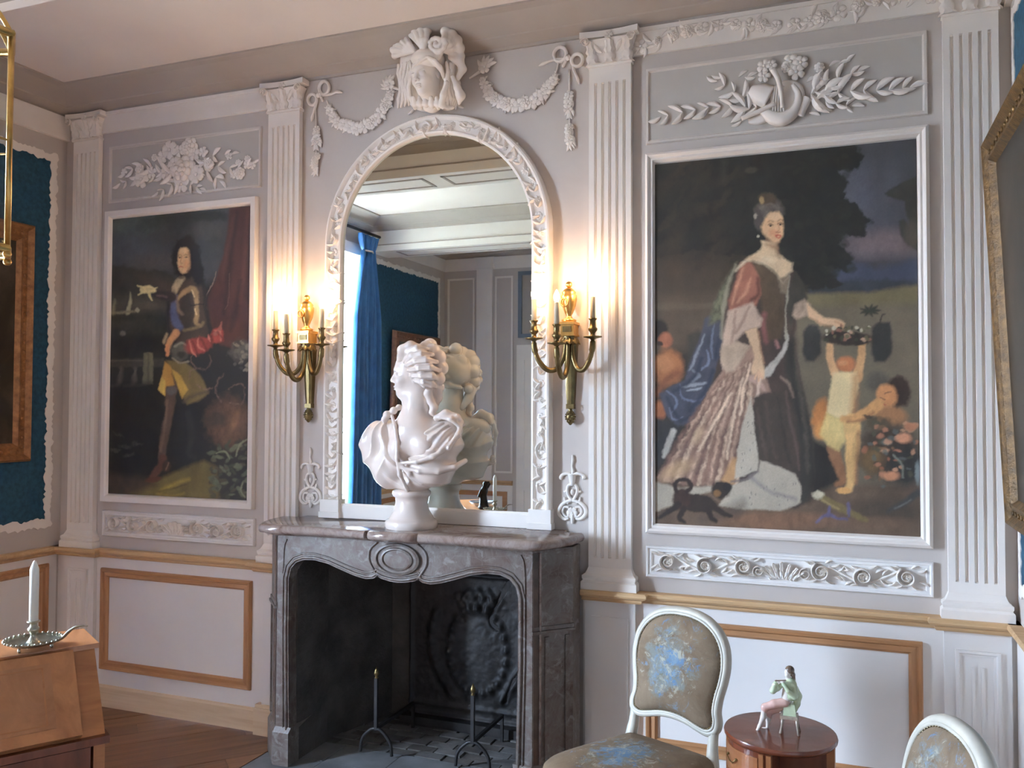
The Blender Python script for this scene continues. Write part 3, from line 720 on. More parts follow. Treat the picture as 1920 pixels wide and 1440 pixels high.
# --- scroll panels under the portraits
def scroll_panel(X, label, centre):
    x0, x1, z0, z1 = X
    r_ = empty('scroll_panel', ((x0+x1)/2, 0, z0), 0, label, 'relief', 'acanthus scroll panels')
    MB().box(x0+.02, x1-.02, -.005, 0, z0+.015, z1-.015).build('panel', M_dado, r_)
    mitre(r_, x0, x1, z0, z1, [(0, .010), (.004, .018), (.010, .018), (.014, .012), (.024, .014), (.028, .005)], M_dado)
    zc = (z0+z1)/2; L = (x1-x0)/2-.05; xc = (x0+x1)/2; y0 = -.004
    A = lambda x, z, a, s, w=.0, m_=1, sw=None: wm(x, z, a, s, w, 0, sw, y0) @ Matrix.Diagonal((m_, 1, 1, 1))
    for s in (-1, 1):
        for k in range(3):
            xx = xc+s*(.150+k*(L-.150-.045)/2); up = 1 if k % 2 == 0 else -1; zz = zc+.004*up
            put('scroll', SPIR, r_, wm(xx, zz, math.radians(120 if up > 0 else 240), .037, 0, 0, .20, y0) @ Matrix.Diagonal((s, up, 1, 1)))
            put('rosette', FLOW6 if k % 2 else ROSE, r_, wm(xx, zz, .3*k, .021, .004, 0, .034, y0))
            for j, (dx, dz, an, sz) in enumerate(((.040, .022, 20, .030), (.046, -.016, -25, .034), (-.040, .024, 150, .028), (-.040, -.022, 205, .030), (.062, .004, 40, .030), (.070, -.010, -45, .028), (.020, -.034, -20, .030), (.016, .034, 20, .030), (.080, .012, 10, .030), (-.016, -.034, 190, .026), (-.02, .034, 170, .026))):
                if k == 2 and dx > .05: continue
                a = math.radians(an*up); a = a if s > 0 else PI-a
                put('leaf', LEAF if j % 2 else LEAF2, r_, wm(xx+s*dx, zz+dz*up, a, sz*1.1, .002, 0, .16, y0))
        for k in range(2):
            xx = xc+s*(.150+(k+.5)*(L-.150-.045)/2); up = 1 if k % 2 else -1
            m_ = MB().tube(cat_rom([(xx-.05, y0-.006, zc-.026*up), (xx, y0-.008, zc-.002*up), (xx+.05, y0-.006, zc+.026*up)] if s > 0 else [(xx-.05, y0-.006, zc+.026*up), (xx, y0-.008, zc-.002*up), (xx+.05, y0-.006, zc-.026*up)], 5), .0045, 6); m_.build('stem', M_white, r_, True)
    for k in range(7):
        q = k-3; a = PI/2-q*.30
        put('acanthus_leaf', ACAN, r_, wm(xc+q*.014, zc-.036, a, .074-.005*abs(q), .002, 0, .10, y0) @ Matrix.Diagonal((1, .42, 1, 1)))
    for s in (-1, 1):
        put('scroll', SPIR, r_, wm(xc+s*.090, zc-.010, 1.2, .024, .0, 0, .16, y0) @ Matrix.Diagonal((s, 1, 1, 1)))
    return r_
scroll_panel((-.80, .316, .931, 1.066), 'white acanthus scroll relief panel under the portrait of a woman', 0)
scroll_panel((-3.862, -2.836, .936, 1.078), 'dim white acanthus scroll relief panel under the portrait of a man', 0)

# --- flower garland along the right frieze, sparse one along the left frieze
def frieze_orn(fz, x0, x1, dens, s0):
    x = x0
    while x < x1:
        z = 3.257+.022*math.sin(x*9)
        put('rose' if rnd.random() < .4 else 'flower', ROSE if rnd.random() < .4 else FLOW, fz, wm(x, z, rnd.uniform(0, 6), rnd.uniform(.022, .036)*s0, .0, 0, .04*s0, -.014))
        for _ in range(3):
            put('leaf', LEAF, fz, wm(x+rnd.uniform(-.03, .03), z+rnd.uniform(-.02, .02), rnd.uniform(0, 6.28), rnd.uniform(.04, .06)*s0, .001, 0, .07*s0, -.014))
        x += rnd.uniform(.045, .075)/dens
frieze_orn(fz2, -.82, .34, 1.0, 1.0)
# ================================================================== painted canvases
_rng = np.random.default_rng(5)
_LAT = _rng.random((256, 256)).astype(np.float32)
def vnoise(x, y):
    xi = np.floor(x).astype(int); yi = np.floor(y).astype(int); fx = x-xi; fy = y-yi; fx = fx*fx*(3-2*fx); fy = fy*fy*(3-2*fy)
    g = lambda a, b: _LAT[a & 255, b & 255]
    return (g(xi, yi)*(1-fx)+g(xi+1, yi)*fx)*(1-fy)+(g(xi, yi+1)*(1-fx)+g(xi+1, yi+1)*fx)*fy
def fbm(x, y, o=4): return sum(vnoise(x*2**i+17*i, y*2**i+31*i)*.5**i for i in range(o))/sum(.5**i for i in range(o))
class Painter:
    """paints a flat picture on the vertices of a canvas; u,v are the picture's own coordinates"""
    def __init__(s, X, Y):
        s.X = X+16*(fbm(X*.02+3, Y*.02, 4)-.5)+7*(fbm(X*.09+3, Y*.09, 2)-.5); s.Y = Y+16*(fbm(X*.02, Y*.02+9, 4)-.5)+7*(fbm(X*.09, Y*.09+5, 2)-.5); s.C = np.zeros(X.shape+(3,), np.float32); s.seed = 0
    def base(s, c): s.C[:] = np.array(lin(c)); return s
    def _apply(s, m, col, var, sc):
        s.seed += 13
        k = m > .002
        if not k.any(): return
        n = fbm(s.X[k]*sc+s.seed, s.Y[k]*sc*.6+s.seed, 4)-.5
        c = np.array(lin(col))[None]*(1+var*2.2*n[:, None]); s.C[k] = s.C[k]*(1-m[k][:, None])+np.maximum(c, 0)*m[k][:, None]
    def poly(s, pts, col, soft=8, var=.25, sc=.02, rough=0., op=1.):
        P = np.array(pts, float); lo = P.min(0)-soft*3-rough*2; hi = P.max(0)+soft*3+rough*2
        X, Y = s.X, s.Y
        box = (X > lo[0]) & (X < hi[0]) & (Y > lo[1]) & (Y < hi[1]); x = X[box]; y = Y[box]
        if rough:
            s.seed += 7; x0, y0 = x, y
            x = x+rough*3*(fbm(x0*.022+s.seed, y0*.022, 4)-.5); y = y+rough*3*(fbm(x0*.022, y0*.022+s.seed, 4)-.5)
        d = np.full(x.shape, 1e9); ins = np.zeros(x.shape, bool); n = len(P)
        for i in range(n):
            a, b = P[i], P[(i+1) % n]; e = b-a; t = np.clip(((x-a[0])*e[0]+(y-a[1])*e[1])/max(e@e, 1e-9), 0, 1)
            d = np.minimum(d, np.hypot(x-a[0]-e[0]*t, y-a[1]-e[1]*t))
            c = ((a[1] > y) != (b[1] > y)); ins ^= c & (x < (b[0]-a[0])*(y-a[1])/(b[1]-a[1]+1e-12)+a[0])
        sd = np.where(ins, -d, d); m = np.zeros(X.shape); m[box] = np.clip(.5-sd/(2.4*soft), 0, 1)*op
        s._apply(m, col, var, sc); return s
    def line(s, pts, w, col, soft=5, var=.2, sc=.03, op=1., wob=0.):
        Q = cat_rom([(a, b, 0) for a, b in pts], 6); P = np.array([(q.x, q.y) for q in Q]); n = len(P)
        W = np.interp(np.linspace(0, 1, n), np.linspace(0, 1, len(w)), w) if isinstance(w, (list, tuple)) else np.full(n, float(w))
        X, Y = s.X, s.Y; g = W.max()+soft*2+wob*2; lo = P.min(0)-g; hi = P.max(0)+g
        box = (X > lo[0]) & (X < hi[0]) & (Y > lo[1]) & (Y < hi[1]); x = X[box]; y = Y[box]; d = np.full(x.shape, 1e9)
        if wob: s.seed += 5; x0 = x; x = x+wob*3*(fbm(x0*.03+s.seed, y*.03, 3)-.5); y = y+wob*3*(fbm(x0*.03, y*.03+s.seed, 3)-.5)
        for i in range(n-1):
            a, b = P[i], P[i+1]; e = b-a; t = np.clip(((x-a[0])*e[0]+(y-a[1])*e[1])/max(e@e, 1e-9), 0, 1)
            d = np.minimum(d, np.hypot(x-a[0]-e[0]*t, y-a[1]-e[1]*t)-(W[i]+(W[i+1]-W[i])*t)*.5)
        m = np.zeros(X.shape); m[box] = np.clip(.5-d/(2.2*soft), 0, 1)*op; s._apply(m, col, var, sc); return s
    def blob(s, cx, cy, rx, ry, col, soft=.25, ang=0., var=.2, sc=.03, op=1., rough=0.):
        a = math.radians(ang); x = s.X-cx; y = s.Y-cy
        if rough: s.seed += 5; x = x+rough*3*(fbm(s.X*.025+s.seed, s.Y*.025, 4)-.5); y = y+rough*3*(fbm(s.X*.025, s.Y*.025+s.seed, 4)-.5)
        u = (x*math.cos(a)+y*math.sin(a))/rx; v = (-x*math.sin(a)+y*math.cos(a))/ry
        m = np.clip((1-np.hypot(u, v))/soft+.5, 0, 1)*op; s._apply(m, col, var, sc); return s

def canvas_mesh(name, x0, x1, z0, z1, y, nu, nv, S, ox, oy, paint, gain, parent):
    xs = np.linspace(x0, x1, nu); zs = np.linspace(z0, z1, nv); GX, GZ = np.meshgrid(xs, zs)
    # picture coordinates of each vertex (measured on the photograph: S px per photo px, offset ox, oy)
    V = np.stack([GX-CAM.x, np.full_like(GX, y-CAM.y), GZ-CAM.z], -1); fz = V @ np.array(_f)
    PX = 960+FPX*(V @ np.array(_r))/fz; PY = 720-FPX*(V @ np.array(_u))/fz
    p = Painter((PX-ox)*S, (PY-oy)*S); paint(p)
    tone = 1+.35*(fbm(p.X*.006+50, p.Y*.006, 4)-.5)+.22*(fbm(p.X*.15, p.Y*.15, 2)-.5)
    C = np.clip(p.C*gain*tone[..., None]*np.array([1.06, 1.0, .86])+.011, 0, .95); n = nu*nv  # constant lift on every colour imitates gloss glare veiling the darks
    o = origin(parent); co = np.stack([GX-o.x, np.full_like(GX, y-o.y), GZ-o.z], -1).reshape(-1, 3)
    i = np.arange(n).reshape(nv, nu); q = np.stack([i[:-1, :-1], i[:-1, 1:], i[1:, 1:], i[1:, :-1]], -1).reshape(-1, 4)
    me = bpy.data.meshes.new(name); me.vertices.add(n); me.vertices.foreach_set('co', co.ravel().astype(np.float32))
    me.loops.add(q.size); me.loops.foreach_set('vertex_index', q.ravel().astype(np.int32)); me.polygons.add(len(q))
    me.polygons.foreach_set('loop_start', (np.arange(len(q))*4).astype(np.int32)); me.update(calc_edges=True); me.validate()
    at = me.color_attributes.new('paint', 'FLOAT_COLOR', 'POINT')
    at.data.foreach_set('color', np.concatenate([C.reshape(-1, 3), np.ones((n, 1))], 1).astype(np.float32).ravel())
    me.materials.append(M_paint); ob = bpy.data.objects.new(name, me); COL.objects.link(ob); ob.parent = parent; return ob

def paint_woman(p):
    R = random.Random(3)
    p.base((46, 42, 37))
    p.poly([(0, 0), (1900, 0), (1900, 2800), (0, 2800)], (52, 45, 39), 5, .5, .006)
    # sky, hills, field, terrace wall
    p.poly([(1000, 0), (1900, 0), (1900, 900), (1000, 900)], (78, 80, 92), 60, .35, .005)
    p.poly([(1250, 0), (1900, 0), (1900, 260), (1400, 240)], (62, 62, 68), 90, .4, .006, op=.7)
    p.blob(1650, 760, 330, 90, (120, 106, 112), .9, -4, op=.8); p.blob(1420, 420, 120, 200, (88, 92, 110), .9, op=.6)
    p.poly([(1150, 1010), (1380, 900), (1600, 930), (1850, 860), (1900, 1120), (1100, 1120)], (64, 70, 92), 20, .2, .01, 16)
    p.poly([(1100, 1060), (1400, 1010), (1850, 1020), (1900, 1110), (1100, 1130)], (52, 56, 66), 14, .25, .02, 14)
    p.poly([(1000, 1110), (1500, 1100), (1900, 1040), (1900, 1260), (1000, 1260)], (112, 104, 80), 14, .2, .01)
    p.poly([(1000, 1200), (1900, 1180), (1900, 2500), (1000, 2500)], (106, 98, 85), 25, .22, .006)
    p.poly([(1540, 1240), (1830, 1230), (1830, 2200), (1540, 2200)], (116, 107, 94), 30, .15, .006, op=.6)
    p.poly([(0, 900), (700, 860), (700, 1300), (0, 1280)], (66, 57, 48), 60, .35, .008)
    p.poly([(0, 1130), (600, 1120), (600, 1500), (0, 1500)], (84, 74, 64), 40, .25, .008)
    p.poly([(0, 1180), (500, 1175), (500, 1215), (0, 1225)], (98, 87, 75), 10, .2, .01, op=.7)
    for x0, x1, y0, y1 in ((1055, 1180, 1330, 1580), (1530, 1670, 1310, 1580)):
        p.poly([(x0, y0+40), (x0+40, y0), (x1-20, y0), (x1, y0+60), (x1, y1-60), (x1-50, y1), (x0+20, y1), (x0, y1-50)], (54, 53, 52), 9, .2, .02)
    p.poly([(258, 1400), (330, 1360), (370, 1400), (330, 1560), (260, 1600)], (58, 54, 50), 12)
    # ground
    p.poly([(0, 2380), (900, 2480), (1100, 2440), (1900, 2420), (1900, 2850), (0, 2850)], (96, 80, 68), 25, .3, .01)
    p.blob(900, 2680, 420, 60, (122, 92, 74), .6, var=.3, op=.8); p.blob(1650, 2620, 280, 90, (74, 64, 56), .8); p.blob(1500, 2700, 300, 45, (110, 88, 74), .7, op=.7)
    # tree
    p.poly([(-50, 100), (1380, 60), (1480, 150), (1440, 235), (1290, 270), (1370, 340), (1300, 420), (1400, 480), (1460, 540), (1540, 605), (1480, 640), (1480, 722), (1340, 700), (1300, 760), (1390, 850), (1360, 955), (1210, 930), (1270, 990), (1200, 1085), (1100, 1085), (1000, 1010), (840, 880), (600, 840), (300, 820), (-50, 880)], (31, 30, 27), 7, .35, .02, 22)
    for i in range(60):
        p.blob(R.uniform(900, 1420), R.uniform(150, 1040), R.uniform(25, 60), R.uniform(15, 35), R.choice(((38, 38, 33), (26, 26, 24), (42, 41, 36))), .5, R.uniform(-40, 40), op=.55, rough=8)
    for x, y in ((1370, 200), (1340, 520), (1290, 430), (1420, 690), (1330, 890), (1230, 700), (1180, 1000), (1260, 1040)):
        p.blob(x, y, 70, 26, (32, 31, 28), .35, R.uniform(-25, 10), rough=18)
    for i in range(44):
        p.blob(R.uniform(20, 640), R.uniform(220, 880), R.uniform(60, 150), R.uniform(18, 50), R.choice(((60, 51, 42), (45, 41, 34), (52, 44, 37), (39, 37, 33))), .8, R.uniform(-70, -20), op=.5, rough=20)
    p.blob(690, 255, 40, 22, (72, 68, 62), .7, op=.7); p.line([(510, 200), (500, 320)], 40, (58, 55, 52), 20, op=.6)
    # urn at the right edge
    p.poly([(1620, 415), (1720, 350), (1850, 295), (1900, 290), (1900, 840), (1850, 812), (1780, 780), (1725, 700), (1715, 610), (1750, 590), (1790, 640), (1770, 560), (1760, 470), (1640, 440)], (52, 50, 47), 7, .3, .02)
    p.blob(1810, 700, 50, 90, (92, 84, 77), .8, op=.7)
    # page in the shadow
    p.blob(60, 1370, 60, 80, (40, 33, 29), .35); p.blob(105, 1430, 50, 52, (146, 92, 70), .4); p.blob(65, 1455, 22, 16, (50, 32, 26), .5)
    p.blob(125, 1620, 105, 125, (156, 104, 70), .45, rough=10); p.blob(95, 1590, 60, 55, (178, 128, 92), .7, op=.6); p.blob(60, 1920, 45, 70, (150, 94, 62), .5)
    p.line([(40, 1800), (120, 1700), (190, 1660)], 50, (120, 76, 52), 18)
    p.poly([(20, 1960), (210, 2010), (190, 2130), (100, 2280), (30, 2300)], (43, 42, 44), 14); p.line([(160, 2060), (120, 2160), (92, 2235)], [40, 46, 26], (160, 160, 160), 7)
    # blue mantle
    p.poly([(380, 1280), (480, 1250), (500, 1450), (450, 1650), (415, 1800), (345, 1930), (290, 2010), (190, 2025), (105, 1950), (60, 1800), (130, 1760), (240, 1705), (265, 1600), (330, 1440)], (64, 68, 84), 8, .4, .015)
    for q, w, c in (([(370, 1390), (330, 1500), (290, 1600), (270, 1640)], 22, (130, 138, 156)), ([(290, 1640), (330, 1680), (290, 1720)], 30, (118, 126, 146)), ([(210, 1760), (300, 1740), (390, 1730)], 26, (138, 146, 162)), ([(250, 1780), (320, 1770), (350, 1760)], 18, (146, 154, 170)), ([(110, 1780), (180, 1850), (150, 1930)], 16, (112, 124, 156)), ([(200, 1740), (220, 1830), (330, 1850), (400, 1790)], 14, (104, 114, 146)), ([(130, 1900), (160, 1980), (220, 1960)], 12, (110, 120, 150)), ([(440, 1320), (420, 1450), (430, 1560)], 18, (104, 114, 142)), ([(390, 1500), (400, 1580), (350, 1640)], 16, (120, 132, 164))):
        p.line(q, [w*.3, w, w*.4], c, 6, .2, op=.9)
    for q, w in (([(350, 1560), (300, 1690), (160, 1790)], 26), ([(430, 1640), (380, 1780), (270, 1920)], 30), ([(110, 1830), (200, 1980), (270, 1960)], 22), ([(470, 1420), (450, 1560)], 22)): p.line(q, w, (44, 49, 70), 9, op=.85)
    p.poly([(560, 940), (600, 890), (540, 1060), (510, 1280), (400, 1330), (440, 1180), (490, 1050)], (98, 99, 82), 12, .6, .05)
    p.line([(590, 910), (530, 1060), (505, 1230), (490, 1420)], [10, 24, 30, 18], (150, 148, 136), 8, op=.7)
    # gown: dark velvet mass
    p.poly([(640, 870), (760, 880), (860, 950), (960, 930), (1010, 960), (1060, 1060), (1075, 1150), (1010, 1290), (985, 1450), (1020, 1600), (1060, 1800), (1105, 2000), (1130, 2200), (1140, 2420), (1100, 2550), (1000, 2600), (700, 2500), (560, 2440), (60, 2420), (40, 2390), (200, 2200), (330, 1900), (430, 1720), (470, 1560), (500, 1430), (510, 1250), (560, 1080), (590, 950)], (68, 56, 52), 8, .3, .015)
    p.poly([(985, 1420), (1010, 1600), (1060, 1800), (1110, 2010), (1140, 2400), (1080, 2560), (1010, 2560), (1040, 2300), (1000, 1950), (940, 1700), (930, 1500)], (50, 47, 43), 16, .2, .01)
    p.poly([(1110, 2100), (1240, 2180), (1330, 2420), (1190, 2470), (1100, 2560), (1120, 2350)], (36, 32, 29), 22, .2)
    # silk skirt with fan of folds
    p.poly([(500, 1640), (560, 1590), (690, 1470), (740, 1560), (800, 1690), (830, 1790), (720, 1860), (650, 1980), (610, 2180), (580, 2430), (300, 2430), (60, 2410), (40, 2380), (200, 2190), (330, 1930), (430, 1740)], (152, 126, 116), 8, .3, .012)
    hem = [(70, 2390), (150, 2400), (230, 2410), (300, 2420), (370, 2420), (430, 2420), (500, 2420), (560, 2420)]
    for i, h in enumerate(hem):
        s = (520+i*26, 1660-i*12); m = (s[0]*.42+h[0]*.58+R.uniform(-15, 15)-10, s[1]*.45+h[1]*.55)
        p.line([s, m, h], [12, 30, R.uniform(30, 60)], (104, 80, 74) if i % 2 else (120, 94, 86), 12, .5, .03, op=.9, wob=10)
        h2 = (h[0]+34, h[1]); m2 = (m[0]+28, m[1]); s2 = (s[0]+13, s[1]-6)
        p.line([s2, m2, h2], [9, 18, 28], (190, 168, 152) if i % 2 else (178, 152, 138), 8, .6, .04, op=.85, wob=12)
    for q in ([(560, 1800), (500, 1900), (430, 2020), (330, 2200)], [(640, 1700), (600, 1850), (560, 2050), (530, 2250)], [(690, 1600), (640, 1800), (620, 1950)]): p.line(q, [10, 22, 12], (208, 188, 172), 6, .3, op=.9, wob=5)
    p.blob(180, 2330, 120, 50, (186, 158, 128), .9, -30, op=.7); p.blob(330, 2090, 60, 30, (200, 176, 150), .9, -60, op=.6)
    p.poly([(480, 2420), (560, 2250), (600, 2240), (580, 2430)], (176, 140, 104), 10)
    p.line([(700, 1700), (760, 1740), (800, 1800), (825, 1866)], [50, 34, 18, 8], (176, 150, 142), 8); p.line([(760, 1700), (740, 1800), (715, 1850)], 20, (206, 186, 176), 6); p.line([(900, 1690), (960, 1740), (990, 1830)], [12, 22, 8], (140, 122, 112), 8, op=.8)
    p.poly([(705, 1830), (780, 1790), (850, 1790), (940, 1790), (990, 1990), (1020, 2200), (1030, 2360), (950, 2340), (750, 2270), (725, 2090)], (66, 57, 52), 10, .25, .02)
    p.line([(940, 1790), (960, 1960), (1010, 2180), (1030, 2330)], [14, 20, 16, 8], (96, 82, 78), 8, op=.7); p.line([(860, 1400), (880, 1480)], 20, (150, 110, 110), 8)
    for q, w_, cc in (([(1000, 1500), (1030, 1750), (1070, 2050), (1090, 2350)], 26, (84, 78, 72)), ([(960, 1450), (985, 1700), (1040, 2000)], 20, (38, 34, 32)), ([(800, 1850), (820, 2050), (870, 2250)], 26, (84, 72, 66)), ([(880, 1830), (910, 2050), (960, 2280)], 20, (46, 40, 37)), ([(740, 1900), (770, 2080), (800, 2240)], 14, (90, 78, 72)), ([(850, 1130), (840, 1280), (860, 1420)], 22, (104, 86, 66)), ([(960, 1100), (970, 1250), (960, 1380)], 18, (84, 76, 66))): p.line(q, [w_*.3, w_, w_*.5], cc, 12, .4, op=.7, wob=8)
    # ermine
    p.poly([(690, 1820), (705, 1900), (715, 2010), (750, 2260), (742, 2335), (580, 2390), (600, 2200), (640, 2000)], (180, 174, 166), 6, .08, .02)
    p.poly([(760, 2262), (900, 2310), (1005, 2365), (1045, 2450), (1035, 2560), (900, 2612), (640, 2605), (470, 2580), (560, 2440), (700, 2380), (750, 2330)], (170, 164, 156), 7, .1, .015)
    p.poly([(20, 2415), (200, 2450), (420, 2440), (430, 2470), (190, 2540), (150, 2580), (20, 2620)], (164, 158, 150), 8, .12)
    p.line([(690, 2380), (830, 2480), (1000, 2530)], [30, 14, 22], (128, 124, 130), 12, op=.7); p.line([(560, 2410), (660, 2390), (740, 2340)], 14, (112, 104, 106), 8)
    p.poly([(770, 1660), (850, 1570), (905, 1500), (940, 1420), (925, 1370), (955, 1400), (945, 1490), (890, 1590), (830, 1680), (790, 1700)], (178, 174, 172), 6)
    p.line([(960, 990), (945, 1120), (935, 1260), (935, 1420)], [10, 16, 14, 16], (150, 147, 138), 6)
    for i in range(70):
        x, y = R.uniform(600, 1030), R.uniform(1980, 2590)
        if (x < 745 and y < 2360) or y > 2400: p.blob(x, y, 3, 9, (96, 92, 96), .6, op=.6)
    # bodice, sleeves, lace
    p.poly([(655, 885), (760, 895), (860, 970), (930, 1090), (925, 1300), (900, 1420), (780, 1440), (770, 1200), (735, 1000)], (80, 66, 52), 10, .3, .02)
    p.poly([(880, 1000), (930, 960), (960, 1000), (940, 1110), (900, 1100)], (126, 112, 98), 10); p.line([(790, 1250), (780, 1330), (800, 1440)], 34, (128, 84, 82), 12)
    p.poly([(620, 900), (690, 880), (745, 980), (765, 1110), (730, 1190), (650, 1210), (545, 1230), (535, 1160), (590, 1020)], (148, 98, 84), 8, .3, .02)
    for q in ([(640, 930), (600, 1060), (560, 1180)], [(690, 1000), (660, 1090), (600, 1170)]): p.line(q, [10, 26, 12], (188, 142, 122), 8, op=.8)
    p.line([(740, 1010), (745, 1110), (700, 1160)], 26, (98, 62, 54), 10); p.line([(590, 950), (650, 890), (740, 850)], 16, (186, 176, 160), 8, .5)
    p.poly([(540, 1225), (640, 1190), (705, 1170), (775, 1285), (760, 1340), (660, 1370), (590, 1440), (560, 1560), (500, 1640), (480, 1560), (500, 1400)], (188, 168, 158), 9, .18, .02)
    for q in ([(590, 1230), (570, 1400), (530, 1540)], [(680, 1200), (640, 1300), (590, 1380)], [(560, 1600), (610, 1520), (670, 1470)]): p.line(q, 16, (150, 126, 116), 9, op=.8)
    p.poly([(480, 1560), (500, 1480), (600, 1440), (690, 1470), (580, 1640), (520, 1660)], (178, 160, 146), 8, .15)
    p.poly([(1000, 960), (1060, 1040), (1085, 1140), (1060, 1200), (1000, 1260), (970, 1340), (950, 1200), (965, 1050)], (62, 58, 52), 10, .3)
    p.poly([(995, 1190), (1060, 1150), (1110, 1190), (1090, 1260), (1010, 1290), (985, 1260)], (170, 150, 136), 9, .3, .04)
    # flesh
    SK = (206, 178, 152)
    p.poly([(655, 1370), (735, 1345), (755, 1450), (775, 1560), (790, 1640), (790, 1700), (760, 1690), (740, 1660), (705, 1670), (690, 1640), (720, 1560), (690, 1450)], SK, 7, .1); p.line([(745, 1370), (765, 1500), (785, 1600)], 12, (150, 112, 90), 8, op=.7)
    for a in ((720, 1700), (750, 1715), (775, 1700)): p.line([(745, 1640), a], 13, (200, 166, 142), 5)
    p.poly([(1080, 1180), (1140, 1230), (1200, 1275), (1300, 1285), (1345, 1310), (1340, 1345), (1290, 1355), (1260, 1330), (1180, 1330), (1090, 1275)], (208, 176, 148), 7, .1)
    p.line([(1280, 1300), (1330, 1330), (1320, 1365)], 16, (196, 156, 128), 6); p.line([(1100, 1275), (1190, 1325), (1260, 1340)], 10, (150, 112, 88), 8, op=.6)
    p.poly([(765, 740), (870, 750), (878, 830), (930, 870), (975, 900), (985, 955), (930, 990), (900, 1000), (850, 950), (760, 890), (650, 872), (705, 845), (752, 815), (772, 780)], (206, 184, 158), 8, .08, .02)
    p.line([(800, 768), (850, 790), (872, 800)], [20, 34, 16], (150, 116, 92), 14, op=.75); p.line([(872, 770), (876, 830), (890, 860)], 20, (140, 108, 86), 12, op=.7); p.blob(800, 880, 60, 26, (220, 204, 182), .9, op=.6); p.line([(700, 862), (780, 880), (850, 930)], 10, (178, 150, 126), 10, op=.5)
    p.line([(870, 900), (880, 960)], 10, (182, 156, 134), 8, op=.6)
    p.line([(650, 880), (760, 900), (860, 975), (915, 1040)], 7, (176, 160, 142), 6, .4, op=.6); p.line([(925, 1030), (970, 960), (985, 900)], 7, (170, 156, 142), 6, .4, op=.6)
    p.blob(818, 545, 98, 92, (92, 86, 84), .4, -15, rough=10, var=.4, sc=.06); p.blob(745, 600, 32, 80, (76, 70, 70), .4, -8); p.blob(812, 458, 62, 46, (74, 62, 50), .4, 10, rough=10)
    p.blob(770, 465, 16, 26, (150, 128, 96), .6); p.blob(725, 575, 12, 20, (150, 142, 136), .6); p.line([(760, 520), (820, 490), (890, 520)], 14, (116, 108, 106), 10, op=.7)
    p.poly([(790, 590), (830, 545), (890, 540), (918, 580), (922, 660), (912, 715), (885, 752), (845, 755), (800, 720), (770, 690), (765, 650)], (214, 178, 146), 8, .06, .02)
    p.blob(850, 690, 34, 26, (216, 150, 122), .9, op=.6); p.blob(860, 575, 46, 26, (224, 200, 174), .9, op=.6); p.line([(800, 735), (850, 760), (890, 752)], 10, (160, 122, 98), 8, op=.6)
    for x, y in ((832, 632), (902, 628)):
        p.line([(x-20, y-2), (x, y-8), (x+16, y-2)], 6, (104, 74, 60), 4); p.blob(x, y+3, 9, 7, (58, 44, 40), .5); p.line([(x-22, y-20), (x, y-28), (x+16, y-22)], 5, (138, 104, 84), 5, op=.8)
    p.line([(885, 620), (893, 660), (880, 680)], 7, (178, 128, 102), 5, op=.8); p.line([(866, 684), (882, 688), (896, 682)], 5, (150, 92, 76), 4)
    p.line([(864, 712), (882, 706), (900, 712)], 9, (182, 82, 68), 4); p.line([(870, 720), (884, 724), (896, 719)], 8, (196, 104, 88), 4); p.blob(740, 712, 10, 10, (176, 170, 160), .5)
    # boys with the basket
    p.blob(1175, 1950, 55, 110, (176, 118, 70), .5, 12, rough=10); p.blob(1190, 2060, 60, 60, (184, 130, 78), .5)
    p.line([(1240, 1470), (1245, 1570), (1285, 1690)], [44, 52, 62], (196, 158, 122), 7); p.line([(1465, 1440), (1460, 1540), (1430, 1690)], [50, 56, 72], (196, 156, 116), 7)
    p.blob(1462, 1440, 40, 34, (200, 160, 116), .4); p.blob(1350, 1600, 66, 56, (178, 116, 80), .4); p.blob(1330, 1590, 34, 20, (196, 142, 106), .7)
    p.poly([(1262, 1660), (1340, 1650), (1430, 1650), (1440, 1760), (1405, 1880), (1395, 1960), (1320, 1990), (1220, 1940), (1235, 1800)], (214, 196, 158), 9, .1, .015); p.line([(1420, 1680), (1415, 1800), (1400, 1940)], 40, (176, 128, 90), 22, op=.8)
    p.line([(1260, 2170), (1300, 2300), (1330, 2400), (1290, 2430)], [90, 70, 50, 36], (136, 98, 72), 10)
    p.poly([(1220, 1930), (1340, 1990), (1380, 2050), (1340, 2140), (1300, 2200), (1220, 2160), (1170, 2080)], (198, 178, 126), 10, .25, .02)
    p.line([(1390, 2000), (1400, 2130), (1390, 2270), (1385, 2400), (1375, 2450)], [120, 104, 84, 58, 60], (206, 170, 120), 8); p.line([(1440, 2060), (1430, 2250), (1415, 2420)], 22, (160, 112, 76), 12, op=.7); p.blob(1340, 2475, 52, 22, (200, 156, 104), .4)
    p.blob(1570, 1720, 80, 70, (84, 80, 74), .6); p.blob(1655, 1950, 120, 66, (158, 116, 84), .5, 10)
    p.blob(1715, 1790, 85, 105, (58, 44, 38), .3, rough=14); p.blob(1635, 1815, 72, 82, (192, 138, 98), .35, -20); p.line([(1590, 1830), (1620, 1845)], 6, (90, 58, 44), 4); p.line([(1620, 1800), (1660, 1790)], 6, (104, 70, 54), 5); p.line([(1600, 1870), (1625, 1880)], 8, (160, 80, 62), 4)
    p.line([(1570, 1880), (1480, 1940), (1400, 1975), (1330, 1980)], [86, 70, 56, 44], (198, 152, 106), 8); p.line([(1540, 1930), (1450, 1990), (1370, 2000)], 18, (142, 98, 68), 10, op=.8)
    p.blob(1365, 1420, 175, 50, (54, 44, 39), .25, 3)
    for i in range(46):
        a, b = R.uniform(1215, 1520), R.uniform(1330, 1430); p.blob(a, b, R.uniform(8, 20), R.uniform(7, 16), R.choice(((190, 186, 172), (140, 100, 88), (62, 66, 52), (96, 92, 70), (180, 150, 132), (44, 44, 38))), .6, op=.9)
